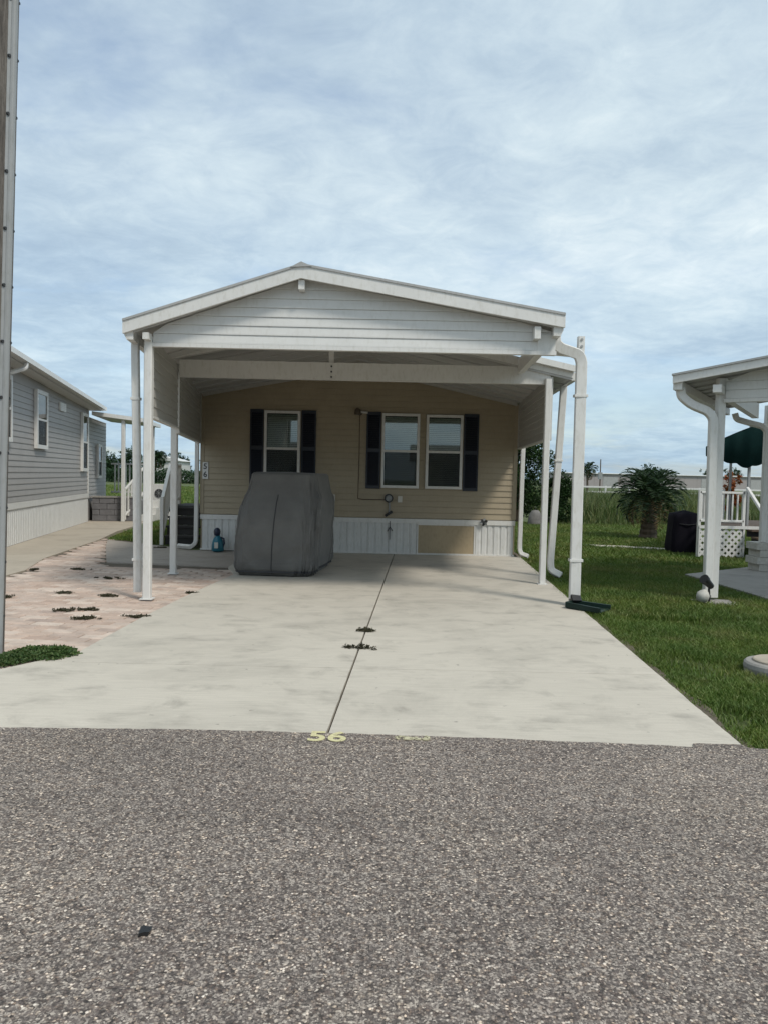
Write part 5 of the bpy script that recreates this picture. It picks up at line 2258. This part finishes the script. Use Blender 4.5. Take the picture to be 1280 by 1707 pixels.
# ================================================================== FAR BUILDINGS, FENCE, POLES
wh = thing('warehouse', 'long low grey warehouse on the horizon behind the palm', 'warehouse', (70, 185, 0))
for k in range(24):
    x0 = 40 + k * 3.0
    mb = MB()
    mb.box(x0, x0 + 2.97, 180, 200, -.07, 3.15)
    mb.build('wall_panel', 'warehouse_wall', wh)
mb = MB()
mb.prism([(39.6, 179.6, 3.16), (39.6, 200.4, 3.16), (39.6, 200.4, 3.3), (39.6, 190, 3.5), (39.6, 179.6, 3.3)], (73, 0, 0))
mb.build('roof', 'house_far', wh)
for i in range(5):
    x0 = 51 + i * 11.5
    mb = MB()
    mb.box(x0, x0 + 3.4, 179.93, 179.99, -.05, 2.5)
    mb.build('door', 'roof_grey', wh)
fn = thing('fence', 'low white rail fence across the rough field at the right', 'fence', (24, 62, 0))
for hz in (.62, 1.02):
    mb = MB()
    mb.tube([(14.0, 62, hz), (37, 62, hz)], rect(.05, .13))
    mb.build('rail', 'white_aluminium', fn)
for k in range(13):
    mb = MB()
    mb.tube([(14.0 + k * 1.9, 62.05, -.07), (14.0 + k * 1.9, 62.05, 1.12)], rect(.13, .13))
    mb.build('post', 'white_aluminium', fn)
for (x, y, h, lab) in ((25.7, 92, 4.1, 'thin far pole beside the slim palm'), (39.1, 92, 3.2, 'thin far pole right of the pygmy palm')):
    o = thing('utility_pole', lab, 'utility pole', (x, y, 0), 'far poles')
    mb = MB()
    mb.cyl((x, y, -.07), (x, y, h), .09, .06, n=8)
    mb.build('shaft', 'bark', o)
    mb = MB()
    mb.box(x - .22, x + .22, y - .15, y + .15, h * .42, h * .62)
    mb.build('transformer', 'grey_metal', o)
for (x, y, w, h, lab) in ((-33.4, 116, 5.2, 3.1, 'white far house glimpsed right of the front carport posts'),):
    o = thing('house', lab, 'house', (x, y, 0))
    mb = MB()
    mb.box(x - w / 2, x + w / 2, y, y + 6, -.07, h)
    mb.build('wall', 'house_far', o)
    mb = MB()
    mb.prism([(x - w / 2 - .3, y - .3, h), (x + w / 2 + .3, y - .3, h), (x, y - .3, h + .75)], (0, 6.6, 0))
    mb.build('roof', 'house_far', o)
    for sx_ in (-.25, .25):
        mb = MB()
        mb.box(x + sx_ * w - .3, x + sx_ * w + .3, y - .04, y - .005, h * .45, h * .8)
        mb.build('window', 'room_dark', o)

# hedge in front of the white far house
hg = thing('hedge', 'dark hedge line across the far field at the left', 'hedge', (-32, 104, 0))
P, D = [], []
for k in range(60):
    x = -44 + k * .38
    n = 150
    p = np.stack([x + NPR.normal(0, .3, n), 104 + NPR.normal(0, .6, n), NPR.uniform(-.05, 1.75 + .45 * mnoise.noise((x * .4, 0, 0)), n)], 1)
    P.append(p)
    D.append(unit(NPR.normal(size=(n, 3))))
P, D = np.concatenate(P), np.concatenate(D)
V, F = leaf_mesh(P, D, NPR.uniform(.2, .4, len(P)), .16)
np_obj('foliage', V, F, 'far_leaf', hg)

# unseen houses added across the street, behind the photographer: mirrored in the windows and shading the carport from the low sky
OPP = [(-19, 'pale yellow', 'tan_panel'), (-6.5, 'grey', 'grey_vinyl'), (6.5, 'tan', 'tan_vinyl'), (19.5, 'white', 'white_vinyl')]
for i, (x, cname, mt) in enumerate(OPP):
    o = thing('house', cname + ' single storey house added unseen behind the photographer to block low sky light', 'house', (x, -16, 0), 'added houses across the street')
    mb = MB()
    mb.box(x - 5, x + 5, -22, -14, -.07, 2.5)
    mb.build('wall', mt, o)
    mb = MB()
    mb.prism([(x - 5.4, -13.6, 2.52), (x - 5.4, -22.4, 2.52), (x - 5.4, -18, 3.5)], (10.8, 0, 0))
    mb.build('roof', 'shingle', o)
    for dx_ in (-3.2, 0.8, 3.2):
        mb = MB()
        mb.box(x + dx_ - .5, x + dx_ + .5, -13.995, -13.95, 1.0, 2.3)
        w_ = mb.build('window', 'white_aluminium', o)
        mb = MB()
        mb.box(x + dx_ - .42, x + dx_ + .42, -13.949, -13.93, 1.08, 2.22)
        mb.build('pane', 'room_dark', w_)
    mb = MB()
    mb.box(x - 1.7, x - .75, -13.995, -13.94, .05, 2.1)
    mb.build('door', 'navy_shutter', o)
